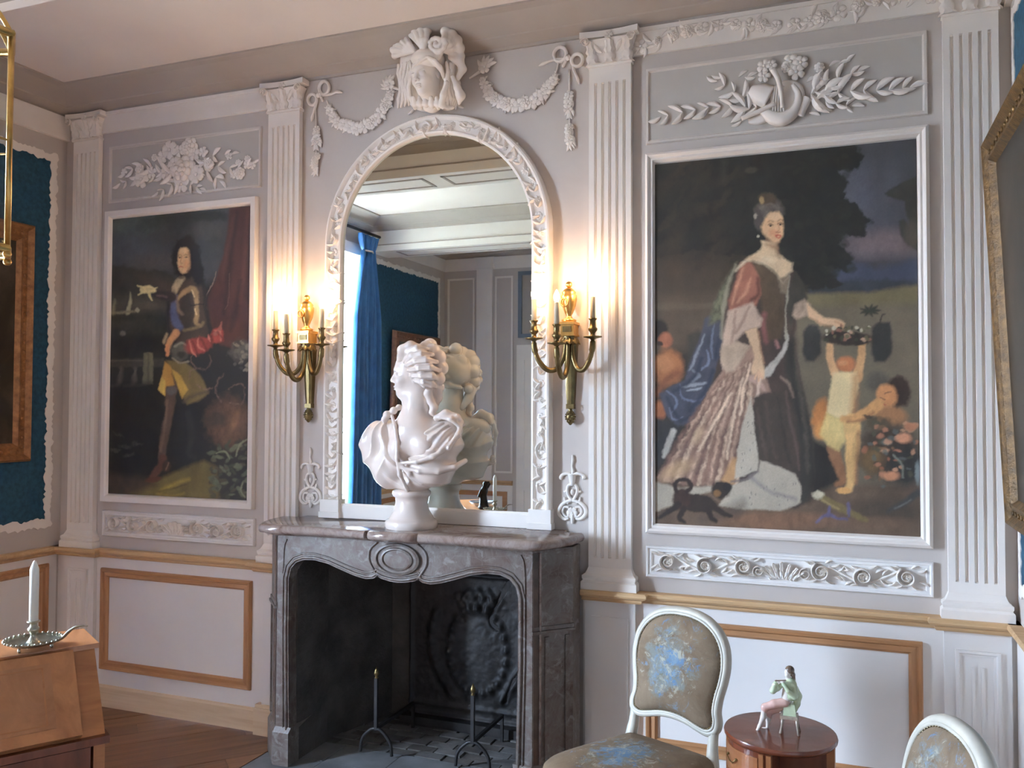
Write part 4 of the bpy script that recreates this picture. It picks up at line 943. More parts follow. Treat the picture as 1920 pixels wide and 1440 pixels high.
    for a in range(0, 360, 40): p.line([(1520, 1230), (1520+70*math.cos(math.radians(a)), 1225+42*math.sin(math.radians(a)))], [10, 22, 6], (48, 50, 42), 6)
    p.line([(1580, 1330), (1600, 1260), (1620, 1250)], 10, (52, 50, 44), 5)
    # flowers heaped at the right, still life, dog
    p.blob(1640, 2200, 200, 190, (62, 50, 42), .5, rough=20); p.blob(1560, 2010, 90, 50, (84, 74, 60), .6, rough=12); p.blob(1770, 2300, 120, 150, (46, 44, 44), .6); p.blob(1530, 2260, 80, 90, (104, 84, 58), .7, rough=10)
    for i in range(60):
        p.blob(R.uniform(1480, 1850), R.uniform(1960, 2440), R.uniform(10, 34), R.uniform(8, 24), R.choice(((172, 118, 96), (190, 146, 122), (72, 74, 60), (50, 46, 42), (120, 92, 70), (88, 96, 96), (150, 96, 74))), .6, op=.75, rough=6)
    p.blob(1750, 2110, 56, 36, (196, 142, 116), .6); p.blob(1800, 2030, 50, 26, (180, 126, 98), .6); p.blob(1660, 2370, 60, 30, (186, 132, 104), .7); p.blob(1850, 2350, 20, 80, (112, 122, 128), .6); p.line([(1680, 2230), (1740, 2290), (1745, 2380)], 12, (120, 126, 120), 6)
    p.line([(1640, 2620), (1750, 2560), (1850, 2490)], [20, 44, 60], (62, 62, 64), 12); p.line([(1690, 2600), (1800, 2540)], 10, (104, 108, 110), 6)
    p.line([(1180, 2520), (1330, 2600), (1490, 2680)], [40, 58, 30], (114, 100, 68), 8); p.blob(1160, 2505, 40, 26, (176, 172, 158), .6, rough=10); p.line([(1190, 2540), (1300, 2600)], 12, (146, 132, 92), 6)
    for q in ([(1150, 2690), (1220, 2640), (1290, 2660), (1360, 2670)], [(1240, 2580), (1230, 2650)], [(1370, 2560), (1375, 2650)]): p.line(q, [14, 26, 14], (92, 88, 128), 7, .4)
    p.line([(360, 2680), (600, 2600), (640, 2550)], [60, 90, 40], (74, 66, 62), 30, op=.6)
    p.blob(330, 2560, 130, 66, (46, 36, 31), .25, 6, rough=8); p.blob(215, 2530, 60, 80, (60, 42, 36), .35, 10); p.blob(490, 2470, 70, 60, (42, 35, 32), .3, rough=6); p.blob(455, 2490, 26, 24, (120, 90, 58), .6); p.blob(530, 2450, 34, 30, (34, 30, 29), .4)
    p.line([(180, 2480), (170, 2430), (200, 2400), (255, 2405), (280, 2445), (250, 2480)], 28, (48, 35, 31), 5)
    for q in ([(190, 2570), (120, 2620), (55, 2660)], [(230, 2600), (200, 2660), (230, 2690)], [(400, 2600), (420, 2660), (450, 2680)], [(430, 2580), (520, 2640), (560, 2650)]): p.line(q, [46, 34, 24], (44, 34, 30), 6)

def paint_man(p):
    R = random.Random(9)
    p.base((34, 31, 28))
    p.poly([(-50, -50), (1400, -50), (1400, 720), (-50, 720)], (66, 68, 70), 40, .35, .006)
    p.blob(250, 200, 260, 110, (82, 92, 92), .9, -10, op=.8, rough=30); p.blob(450, 170, 160, 60, (50, 54, 50), .9, -20, op=.7, rough=25); p.blob(220, 430, 220, 130, (80, 86, 96), .9, op=.7, rough=20)
    p.blob(700, 150, 200, 80, (46, 46, 42), .9, op=.7, rough=30); p.blob(950, 230, 130, 90, (78, 78, 78), .9, op=.7, rough=20); p.blob(950, 120, 160, 50, (42, 42, 38), .7, op=.8, rough=25); p.blob(480, 520, 220, 70, (84, 78, 80), .9, op=.6, rough=15)
    p.poly([(-50, 580), (180, 565), (330, 600), (560, 620), (700, 680), (700, 900), (-50, 900)], (52, 50, 46), 18, .35, .012, 16)
    p.poly([(300, 650), (500, 660), (620, 720), (620, 900), (420, 900)], (74, 65, 58), 40, .3, op=.7)
    p.poly([(-50, 850), (620, 840), (600, 1060), (-50, 1060)], (72, 70, 62), 50, .5, .014); p.poly([(-50, 1000), (620, 980), (640, 1200), (-50, 1230)], (44, 44, 37), 40, .5, .02)
    p.line([(240, 810), (232, 900), (215, 990)], [8, 28, 40], (166, 162, 138), 7); p.line([(100, 870), (80, 990)], [8, 40], (124, 122, 104), 10); p.line([(60, 990), (180, 985), (310, 975)], 20, (130, 126, 108), 9, .5); p.blob(300, 970, 18, 20, (160, 156, 140), .6)
    p.blob(410, 930, 90, 30, (96, 84, 74), .9, op=.7); p.blob(170, 1180, 28, 24, (116, 114, 106), .6); p.blob(330, 1080, 110, 60, (58, 56, 48), .9, op=.7, rough=14); p.blob(200, 1100, 80, 40, (64, 62, 54), .8, op=.7, rough=12)
    p.poly([(-50, 1230), (560, 1210), (600, 1400), (-50, 1420)], (33, 31, 27), 30, .4, .02)
    # bridge and tower
    p.poly([(20, 1410), (540, 1400), (540, 1480), (20, 1480)], (60, 57, 49), 8, .3); p.line([(30, 1424), (340, 1420)], 12, (84, 80, 70), 6)
    for x in (60, 190, 290): p.line([(x-10, 1660), (x+70, 1640), (x+90, 1500)], [24, 40, 40], (86, 82, 74), 14, .4); p.blob(x+40, 1520, 36, 44, (34, 31, 28), .3)
    p.poly([(355, 1350), (440, 1350), (445, 1500), (440, 1630), (350, 1640)], (100, 98, 80), 6, .3, .03); p.line([(400, 1360), (395, 1620)], 16, (74, 72, 60), 8, op=.7)
    p.poly([(20, 1640), (620, 1620), (900, 1800), (1050, 2100), (1000, 2450), (20, 2500)], (27, 25, 23), 30, .3)
    # red drapery
    p.poly([(1130, 40), (1400, -20), (1400, 1400), (1050, 1280), (980, 1200), (915, 900), (940, 830), (1000, 700), (1080, 450), (1115, 200)], (72, 42, 37), 10, .3, .012)
    for q, w, c in (([(1200, 80), (1160, 350), (1120, 700), (1080, 1000)], 50, (50, 31, 28)), ([(1290, 60), (1270, 500), (1220, 900)], 46, (96, 58, 50)), ([(1170, 120), (1110, 420), (1060, 700)], 30, (88, 55, 48)), ([(1310, 200), (1300, 900)], 20, (56, 32, 30)), ([(1230, 700), (1180, 1000), (1140, 1150)], 60, (52, 32, 30))): p.line(q, [w*.4, w, w*.5], c, 16, .2, op=.8)
    p.line([(1010, 620), (980, 720), (915, 850), (920, 960)], [4, 6, 8, 16], (150, 128, 116), 4, op=.8); p.line([(1130, 640), (1120, 880), (1090, 960)], 5, (112, 84, 74), 4, op=.7)
    # rock, plants
    p.blob(1120, 1980, 190, 220, (92, 68, 53), .6, var=.4, rough=30); p.blob(1010, 1950, 100, 70, (66, 54, 46), .7, rough=16); p.blob(1180, 1960, 30, 90, (128, 96, 70), .8, 20, op=.7); p.blob(1230, 1330, 90, 90, (84, 82, 76), .7, var=.6, rough=24)
    for i in range(34): p.blob(R.uniform(1180, 1320), R.uniform(1240, 1520), R.uniform(14, 34), R.uniform(8, 16), R.choice(((130, 124, 112), (96, 94, 86), (60, 58, 54))), .5, R.uniform(-60, 60), op=.8)
    p.poly([(80, 2560), (480, 2500), (600, 2440), (760, 2370), (900, 2320), (1010, 2380), (1050, 2700), (20, 2700)], (98, 88, 52), 18, .35, .01)
    p.poly([(-20, 2420), (400, 2480), (480, 2540), (200, 2640), (-20, 2640)], (60, 50, 40), 30, .35); p.line([(520, 2590), (640, 2530), (760, 2490)], 30, (146, 132, 62), 14, op=.8); p.line([(480, 2620), (620, 2640), (720, 2620)], 20, (130, 116, 58), 10, op=.7); p.line([(500, 2600), (620, 2570), (740, 2540)], 12, (66, 56, 40), 8, op=.7)
    for i in range(90):
        x = R.uniform(960, 1310); y = R.uniform(2160, 2660); p.blob(x, y, R.uniform(16, 46), R.uniform(10, 24), R.choice(((86, 94, 76), (62, 68, 54), (104, 110, 90), (48, 48, 40), (74, 72, 56))), .5, R.uniform(-60, 60), op=.8)
    for q in ([(1290, 2130), (1220, 2180), (1190, 2280)], [(1260, 2500), (1230, 2580), (1270, 2650)], [(1010, 2260), (1090, 2240), (1130, 2300)]): p.line(q, [8, 18, 8], (124, 130, 108), 6)
    for x, y in ((130, 2090), (190, 2190), (230, 2270), (100, 2230), (290, 2170)): p.blob(x, y, 50, 16, (66, 68, 60), .8, R.uniform(-30, 30), var=.6, sc=.06, op=.7, rough=14)
    # legs
    p.line([(760, 1900), (790, 2100), (760, 2250), (820, 2300)], [60, 56, 46, 30], (40, 37, 35), 14, op=.9)
    p.line([(610, 1640), (595, 1800), (585, 1900), (560, 2020), (530, 2200), (515, 2300)], [110, 96, 70, 84, 66, 56], (82, 66, 57), 8, .2); p.line([(570, 1780), (560, 1900), (540, 2060), (510, 2240)], 18, (116, 94, 80), 10, op=.8); p.blob(605, 1690, 44, 40, (88, 84, 88), .5)
    p.line([(530, 2300), (500, 2380), (430, 2470)], [70, 66, 50], (88, 56, 42), 9); p.blob(440, 2490, 70, 26, (82, 46, 34), .4, -8); p.blob(560, 2370, 40, 50, (56, 40, 34), .5); p.line([(580, 2340), (560, 2400)], 10, (120, 96, 80), 6)
    # coat skirt
    p.poly([(560, 1420), (720, 1430), (820, 1500), (900, 1600), (940, 1720), (860, 1780), (745, 1815), (720, 1780), (640, 1600)], (112, 98, 60), 9, .25, .015); p.poly([(600, 1480), (690, 1560), (755, 1680), (700, 1765), (660, 1660)], (176, 148, 76), 7, .15)
    p.poly([(545, 1430), (600, 1470), (630, 1640), (560, 1650), (545, 1735), (487, 1680), (520, 1560)], (166, 126, 62), 7, .18, .02); p.poly([(487, 1680), (520, 1570), (555, 1600), (545, 1735)], (178, 152, 80), 6); p.line([(720, 1790), (800, 1740), (930, 1700)], 26, (78, 70, 58), 14, op=.8)
    # armour body
    p.poly([(625, 800), (700, 700), (770, 640), (860, 690), (895, 800), (905, 950), (940, 1140), (940, 1200), (800, 1250), (660, 1260), (590, 1200), (565, 1000), (580, 870)], (70, 58, 48), 9, .3, .015)
    p.poly([(700, 820), (770, 800), (800, 960), (790, 1120), (700, 1160), (670, 1000)], (58, 50, 43), 14, .2); p.line([(870, 680), (905, 800), (925, 1000), (960, 1170)], 34, (44, 36, 33), 12)
    p.line([(660, 870), (720, 810), (790, 775), (830, 830), (835, 920)], [20, 46, 56, 50, 36], (158, 132, 98), 9, .3); p.line([(830, 940), (835, 1020), (830, 1080), (870, 1110)], [34, 40, 34, 24], (150, 126, 92), 8, .3); p.line([(820, 960), (830, 1010)], 10, (206, 186, 146), 5); p.line([(790, 790), (815, 850)], 10, (206, 184, 148), 5)
    p.line([(780, 930), (840, 920), (900, 915)], 10, (40, 34, 30), 5); p.line([(720, 1150), (800, 1130), (870, 1110), (890, 1080)], 22, (126, 108, 76), 10)
    p.line([(640, 840), (625, 960), (650, 1080), (690, 1130)], [40, 60, 72, 50], (84, 90, 124), 10, .3); p.line([(650, 850), (670, 960), (700, 1000)], 26, (136, 116, 100), 10, op=.8)
    p.poly([(770, 630), (690, 650), (640, 700), (610, 780), (625, 840), (660, 800), (700, 720)], (172, 156, 130), 8, .3, .04); p.blob(625, 810, 22, 30, (150, 136, 116), .6)
    p.line([(600, 850), (530, 840), (450, 820)], [100, 80, 60], (54, 45, 48), 10); p.line([(560, 850), (480, 835)], 14, (112, 92, 92), 8, op=.8); p.line([(580, 900), (575, 1050), (590, 1170)], 30, (42, 36, 40), 12)
    p.line([(350, 790), (400, 780), (450, 790)], [60, 70, 40], (206, 194, 150), 7)
    for a in ((300, 745), (330, 760), (305, 830), (430, 880), (480, 765)): p.line([(390, 785), a], [36, 8], (202, 190, 146), 5)
    p.line([(650, 1170), (600, 1240), (570, 1330)], [66, 60, 40], (192, 142, 100), 8); p.line([(560, 1180), (540, 1260)], 26, (150, 132, 104), 8); p.line([(575, 1290), (570, 1370)], 30, (200, 138, 96), 7)
    p.blob(680, 1340, 80, 80, (84, 84, 76), .4, rough=8); p.line([(640, 1290), (700, 1260), (740, 1280)], 16, (140, 140, 130), 8); p.line([(620, 1400), (680, 1440), (760, 1430)], 12, (140, 132, 118), 7); p.blob(700, 1370, 40, 30, (50, 48, 44), .7)
    p.blob(850, 1280, 120, 75, (144, 62, 54), .35, -12, rough=12); p.blob(1020, 1195, 60, 70, (150, 66, 56), .35, rough=10); p.line([(1060, 1070), (1040, 1140), (1000, 1180)], [6, 30, 40], (150, 90, 78), 6)
    for q in ([(770, 1240), (790, 1330), (830, 1380)], [(850, 1220), (850, 1290), (900, 1330)], [(940, 1190), (960, 1250)], [(990, 1150), (1040, 1170), (1050, 1240)]): p.line(q, [8, 20, 8], (196, 118, 104), 6); p.line([(q[0][0]+26, q[0][1]+10), (q[-1][0]+20, q[-1][1]-10)], 16, (92, 34, 30), 8, op=.8)
    for q in ([(800, 1360), (790, 1420), (830, 1480), (920, 1500), (960, 1430), (940, 1370)], [(830, 1490), (780, 1510), (770, 1590)], [(840, 1640), (900, 1680), (980, 1660)], [(1080, 1540), (1020, 1620), (1010, 1720), (1060, 1800)], [(1120, 1680), (1180, 1640), (1250, 1640), (1260, 1760), (1210, 1820), (1130, 1790)]): p.line(q, [5, 12, 7, 12, 4], (122, 98, 86), 7, .8, .05, op=.75, wob=10)
    # head
    p.blob(740, 490, 124, 196, (33, 25, 22), .2, 4, rough=14); p.blob(840, 620, 60, 130, (30, 24, 22), .35, -10, rough=12)
    p.poly([(668, 450), (690, 405), (740, 400), (768, 430), (775, 520), (770, 590), (745, 632), (705, 640), (672, 600), (658, 540)], (204, 170, 132), 8, .06); p.blob(740, 560, 24, 40, (196, 140, 106), .9, op=.6); p.blob(715, 430, 34, 26, (216, 190, 154), .9, op=.7); p.line([(764, 450), (772, 560), (750, 625)], 16, (150, 112, 84), 10, op=.7)
    for x, y in ((680, 492), (738, 492)): p.line([(x-14, y-2), (x, y-6), (x+14, y)], 5, (96, 66, 52), 4); p.blob(x, y+2, 7, 5, (46, 34, 30), .5); p.line([(x-16, y-18), (x, y-24), (x+16, y-18)], 5, (104, 76, 60), 5, op=.8)
    p.line([(702, 480), (690, 530), (700, 546)], 7, (162, 116, 88), 5, op=.8); p.line([(678, 578), (694, 572), (710, 580)], 8, (176, 88, 72), 4)

def portrait(name, X, cX, label, cat, prof, paint, nu, nv, S, ox, oy, gain):
    r_ = empty(name, ((X[0]+X[1])/2, 0, X[2]), 0, label, cat, 'full length portraits')
    mitre(r_, *X, prof, M_white)
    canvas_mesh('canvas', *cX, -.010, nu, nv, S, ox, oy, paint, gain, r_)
    MB().box(cX[0], cX[1], -.009, 0, cX[2], cX[3]).build('backing', M_dado, r_)
    return r_
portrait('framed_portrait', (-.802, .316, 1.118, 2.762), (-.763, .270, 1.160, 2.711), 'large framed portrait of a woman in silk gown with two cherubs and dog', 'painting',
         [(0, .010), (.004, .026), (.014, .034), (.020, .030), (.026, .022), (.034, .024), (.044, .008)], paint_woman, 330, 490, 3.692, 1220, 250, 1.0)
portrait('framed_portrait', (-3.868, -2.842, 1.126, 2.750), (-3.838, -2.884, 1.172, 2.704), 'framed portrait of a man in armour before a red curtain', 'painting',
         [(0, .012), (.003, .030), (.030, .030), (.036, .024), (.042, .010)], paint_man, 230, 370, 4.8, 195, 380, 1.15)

# ================================================================== ragged edged blue wall panels and gilt framed pictures on the side walls
def torn_panel(name, a0, a1, z0, z1, xp, sgn, label, group='blue fabric wall panels'):
    """blue fabric with a ragged white paper border, on a wall x = xp facing sgn"""
    r_ = empty(name, (xp, (a0+a1)/2, z0), 0, label, 'wall panel', group)
    R = random.Random(int(abs(a0*100)))
    def edge(o0, step=.014):
        pts = []; cs = [(a0-o0, z0-o0), (a1+o0, z0-o0), (a1+o0, z1+o0), (a0-o0, z1+o0)]
        for i in range(4):
            p, q = Vector(cs[i]), Vector(cs[(i+1) % 4]); L = (q-p).length; n_ = int(L/step); nn = Vector(((q-p).y, -(q-p).x)).normalized()
            for k in range(n_): pts.append((p+(q-p)*(k/n_)+nn*(.004*math.sin(k*.55+i)+R.uniform(-.009, .007)), k/n_, i))
        return pts
    o_, i_ = edge(.045), edge(.0)
    n_ = min(len(o_), len(i_)); per = n_
    A = [o_[int(k*len(o_)/per)][0] for k in range(per)]; B = [i_[int(k*len(i_)/per)][0] for k in range(per)]
    P = lambda v, d: (xp+sgn*d, v.x, v.y)
    m = MB(); m.loft([[P(v, .001) for v in A], [P(v, .007) for v in A], [P(v, .009) for v in B], [P(v, .004) for v in B]], True, False)
    m.build('ragged_border', M_white, r_)
    MB().box(*sorted((xp, xp+sgn*.005)), a0-.012, a1+.012, z0-.012, z1+.012).build('blue_fabric', M_bluefab, r_)
    return r_
torn_panel('fabric_panel', -1.72, -.115, 1.022, 3.045, XL, 1, 'dark blue fabric panel with ragged white edge behind the left wall painting')
torn_panel('fabric_panel', -4.92, -3.55, 1.022, 3.045, XL, 1, 'dark blue fabric panel with ragged white edge seen in the mirror beside the curtain')
torn_panel('fabric_panel', -4.6, -.115, 1.022, 3.10, XR, -1, 'blue fabric panel with ragged white edge behind the gilt frame at right')

GPROF = [(0, .012), (.004, .034), (.014, .046), (.024, .040), (.040, .026), (.070, .030), (.084, .036), (.094, .024), (.104, .012)]
def gilt_picture(a0, a1, z0, z1, xp, sgn, label, matf, mati, lean=0., prof=GPROF):
    """gilt frame hung on a side wall; lean tips the top forward"""
    w = a1-a0; h = z1-z0
    r_ = empty('gilt_framed_painting', (xp, (a0+a1)/2, z0), 0, label, 'painting', 'gilt framed paintings on side walls')
    r_.rotation_euler = (0, sgn*lean, 0)
    m = [-w/2, w/2, 0, h]
    ll = []
    def P(a, d, b): return (sgn*d, a, b)
    pr = [(prof[0][0], 0)]+prof+[(prof[-1][0], 0)]
    cs = [(m[0], 0), (m[1], 0), (m[1], h), (m[0], h)]; dd = [(1, 1), (-1, 1), (-1, -1), (1, -1)]
    for k in range(4):
        A, B = cs[k], cs[(k+1) % 4]; da, db = dd[k], dd[(k+1) % 4]
        ro = MB().loft([[P(A[0]+da[0]*i, d, A[1]+da[1]*i) for i, d in pr], [P(B[0]+db[0]*i, d, B[1]+db[1]*i) for i, d in pr]]).build('rail', matf, r_, local=True)
        # row of small carved bosses along the hollow
        L = math.hypot(B[0]-A[0], B[1]-A[1])-.12; nb = int(L/.05); mb = MB()
        for j in range(nb):
            t = (j+.5)/nb; ca = (A[0]+da[0]*.055+(B[0]+db[0]*.055-A[0]-da[0]*.055)*t, A[1]+da[1]*.055+(B[1]+db[1]*.055-A[1]-da[1]*.055)*t)
            mb.ball(P(ca[0], .030, ca[1]), (.005, .012, .012), 6, 4)
        b = mb.build('carved_bosses', matf, ro, True, local=True); b['kind'] = 'stuff'
    MB().box(*sorted((0, sgn*.014)), -w/2+.09, w/2-.09, .09, h-.09).build('canvas', mati, r_, local=True)
    return r_
gilt_picture(-1.36, -.235, 1.353, 2.648, XL+.012, 1, 'dark landscape painting in a wide reddish gilt frame on the left wall', M_gold, M_land1)
M_redframe = pm('red_brown_gilt', (.22, .10, .06), .4, .3, var=.3, scale=30)
gilt_picture(-4.80, -3.80, .95, 2.42, XL+.012, 1, 'dark painting in a red-brown frame reflected behind the bust', M_redframe, M_land3, .03)
gilt_picture(-1.50, -.14, 1.235, 2.635, XR-.016, -1, 'brown oil painting in a gilt frame leaning off the right wall', M_gilded, M_land2, .046)

# ================================================================== mirror over the mantel
MX, MR_, MZ0, MZC = -1.8195, .4985, 1.180, 2.4555
mr = empty('overmantel_mirror', (MX, 0, 1.112), 0, 'tall arched mirror in a white carved flower frame above the mantelpiece', 'mirror')
def arch(R_, z0, n_=36): return [(MX-R_, z0)]+[(MX-R_, z) for z in np.linspace(z0, MZC, 8)[1:-1]]+[(MX-R_*math.cos(a), MZC+R_*math.sin(a)) for a in np.linspace(0, PI, n_)]+[(MX+R_, z) for z in np.linspace(MZC, z0, 8)[1:-1]]+[(MX+R_, z0)]
def archband(name, prof, z0, mat, sm=True):
    rings = []
    for (R_, d) in prof: rings.append([(x, -d, z) for x, z in arch(R_, z0)])
    m = MB(); m.loft(rings, False, False); n_ = len(rings[0])
    return m.build(name, mat, mr, sm, 40)
archband('frame', [(.500, .0), (.500, .030), (.504, .038), (.512, .040), (.518, .032), (.524, .028), (.566, .030), (.572, .040), (.580, .046), (.588, .044), (.594, .034), (.594, 0)], 1.20, M_white)
for s in (-1, 1): MB().box(MX+s*.547-.053, MX+s*.547+.053, -.05, 0, 1.112, 1.20).box(MX+s*.547-.058, MX+s*.547+.058, -.055, 0, 1.112, 1.14).build('base_block', M_white, mr)
MB().box(MX-.495, MX+.495, -.035, 0, 1.112, 1.172).box(MX-.495, MX+.495, -.028, 0, 1.172, 1.182).build('bottom_rail', M_white, mr)
MB().prism(arch(.503, 1.165), wallfn(-.006), 0, .012).build('glass', M_mirror, mr)
# carved flowers, leaves up the frame
path = arch(.545, 1.21, 60); D = [0]
for i in range(1, len(path)): D.append(D[-1]+math.hypot(path[i][0]-path[i-1][0], path[i][1]-path[i-1][1]))
s_ = .0; k = 0
while s_ < D[-1]:
    x = float(np.interp(s_, D, [p[0] for p in path])); z = float(np.interp(s_, D, [p[1] for p in path])); x2 = float(np.interp(s_+.02, D, [p[0] for p in path])); z2 = float(np.interp(s_+.02, D, [p[1] for p in path]))
    a = math.atan2(z2-z, x2-x); a = a if s_ < D[-1]/2 else a+PI
    if k % 2 == 0: put('rose' if k % 4 else 'flower', ROSE if k % 4 else FLOW6, mr, wm(x+rnd.uniform(-.008, .008), z, rnd.uniform(0, 6), rnd.uniform(.016, .026), .026, 0, .032))
    for sg in (-1, 1):
        put('leaf', LEAF if sg > 0 else LEAF2, mr, wm(x, z, a+sg*rnd.uniform(.1, 1.5)+(PI if rnd.random() < .25 else 0), rnd.uniform(.040, .058), .027, 0, .16))
    s_ += .038; k += 1

# ================================================================== garlands, drops, mask and small ornaments over and beside the mirror
def garland(root, pts, n_, s0=1.):
    Q = cat_rom([(a, b, 0) for a, b in pts], 12); L = len(Q)-1
    for i in range(n_):
        t = i/(n_-1); q = Q[int(t*L)]; f_ = math.sin(PI*t)**.5; q2 = Q[min(L, int(t*L)+1)]; q1 = Q[max(0, int(t*L)-1)]
        a = math.degrees(math.atan2(-(q2.y-q1.y), q2.x-q1.x))
        for _ in range(2): orn(LEAF if rnd.random() < .5 else LEAF2, root, q.x+rnd.uniform(-3, 3), q.y+rnd.uniform(-2, 2), .036*s0*(.6+.5*f_), a+rnd.choice((1, -1))*rnd.uniform(50, 130), .006)
        orn(rnd.choice((FLOW, ROSE, FLOW6)), root, q.x+rnd.uniform(-1.5, 1.5), q.y+rnd.uniform(-2, 2), (.014+.016*f_)*s0, rnd.uniform(0, 90), .010, 0, .026*s0)
def drop(root, x, y0, y1):
    wtube(root, 'stem', [(x, y0), (x+1, (y0+y1)/2), (x, y1)], .004)
    for c, hgt in ((y0+(y1-y0)*.42, .22), (y0+(y1-y0)*.84, .20)):
        H = (y1-y0)*hgt
        for i in range(7):
            t = (i-3)/3; orn(LEAF, root, x+rnd.uniform(-2, 2), c+t*H*.6, .050*(1.15-.4*abs(t)), 270+rnd.uniform(-55, 55), .006)
        for i in range(4): orn(rnd.choice((ROSE, FLOW)), root, x+rnd.uniform(-3, 3), c+(i-1.5)*H*.28, .022, rnd.uniform(0, 90), .012, 0, .026)
        orn(LEAF, root, x-2, c+H*.5, .045, 262, .006); orn(LEAF2, root, x+2, c+H*.5, .045, 282, .006)
def bow(root, c, l1, l2, tails):
    for l, rr in ((l1, .030), (l2, .026)):
        p = hy(*l, -.010); MB().tube([(p.x+rr*math.cos(a), -.010-.004*math.sin(a), p.z+rr*math.sin(a)*1.05) for a in np.linspace(0, 2*PI, 18, endpoint=False)], .0085, 6, True, 1.3, (0, -1, 0)).build('bow_loop', M_white, root, True)
    wtube(root, 'knot', [(c[0]-4, c[1]+3), c, (c[0]+4, c[1]-3)], [.010, .015, .010], w=.012)
    for t in tails: wtube(root, 'ribbon', t, [.004, .008, .006, .009, .002], w=.008)
g1 = empty('plaster_garland', (-2.4, 0, 2.7), 0, 'white plaster flower swag with bow and drop left of the mask', 'garland', 'plaster garlands')
bow(g1, (598, 178), (608, 165), (586, 187), ([(604, 180), (622, 176), (632, 172), (642, 174)], [(596, 186), (590, 205), (586, 218), (584, 228)], [(600, 180), (604, 186), (606, 191)]))
wtube(g1, 'stem', [(613, 188), (618, 205), (628, 224)], .004); garland(g1, [(616, 200), (626, 222), (645, 234), (670, 240), (695, 232), (715, 212), (728, 188), (734, 172)], 15, 1.15)
drop(g1, 592, 205, 322); 
for an in (110, 140, 165, 190, 60, 85): orn(LEAF, g1, 731, 160, .055, an, .008)
orn(FLOW6, g1, 730, 158, .030, 10, .012); wtube(g1, 'stem', [(736, 164), (750, 168), (757, 170)], [.009, .006, .004])
g2 = empty('plaster_garland', (-1.3, 0, 2.8), 0, 'white plaster flower swag with bow and drop right of the mask', 'garland', 'plaster garlands')
bow(g2, (1065, 108), (1050, 102), (1082, 113), ([(1060, 110), (1040, 112), (1022, 118), (1010, 124)], [(1072, 116), (1076, 132), (1082, 146), (1086, 158)], [(1062, 112), (1058, 120), (1055, 127)]))
wtube(g2, 'stem', [(1047, 118), (1043, 135), (1036, 150)], .004); garland(g2, [(905, 150), (914, 168), (926, 184), (948, 194), (972, 196), (996, 190), (1018, 176), (1033, 158), (1042, 142)], 17, 1.15)
drop(g2, 1067, 130, 274)
for an in (20, 45, 70, 95, 130): orn(LEAF, g2, 910, 128, .062, an, .008)
orn(FLOW6, g2, 908, 126, .030, 10, .012); wtube(g2, 'stem', [(880, 147), (888, 142), (900, 134)], [.004, .006, .009])

def side_ornament(label, cx, top, bot, kx):
    """pierced strapwork ornament; pixel box from top to bot, kx = px half width"""
    r_ = empty('plaster_strapwork', tuple(hy(cx, bot, 0)), 0, label, 'ornament', 'strapwork ornaments beside the mirror')
    H = bot-top; f_ = lambda u, v: (cx+u*kx, top+v*H)
    W_ = lambda nm, pts, r0: wtube(r_, nm, [f_(*p) for p in pts], r0, w=.006)
    W_('finial', [(0, 0), (.04, .08), (-.02, .16), (.05, .24), (0, .28)], [.003, .007, .004, .008, .006])
    for s in (-1, 1):
        W_('arm', [(0, .30), (s*.4, .27), (s*.75, .29), (s*.88, .33), (s*.78, .345)], [.008, .008, .007, .008, .006])
        W_('strap', [(0, .42), (s*.30, .45), (s*.38, .53), (s*.20, .62), (0, .66)], .007)
        W_('horn', [(s*.36, .50), (s*.55, .54), (s*.62, .52)], [.006, .005, .003])
        W_('tendril', [(s*.30, .70), (s*.52, .67), (s*.60, .61)], [.007, .006, .003])
        W_('loop', [(0, .66), (s*.55, .69), (s*.95, .77), (s*.98, .86), (s*.60, .93), (s*.25, .92)], [.007, .008, .009, .009, .008, .006])
        W_('curl', [(s*.22, .76), (s*.60, .76), (s*.70, .84), (s*.40, .90), (s*.25, .86)], .006)
    W_('neck', [(0, .28), (0, .36), (0, .45)], [.022, .016, .010])
    W_('pendant', [(0, .50), (0, .54), (0, .58)], [.004, .009, .004]); W_('tail', [(0, .86), (.02, .94), (0, 1.0)], [.010, .009, .004])
    orn(FLOW6, r_, *f_(0, .84), .026, 0, .004)
    return r_
side_ornament('white plaster strapwork ornament above the left end of the mantel', 582, 839, 952, 19)
side_ornament('white plaster strapwork ornament above the right end of the mantel', 1073, 853, 982, 25)
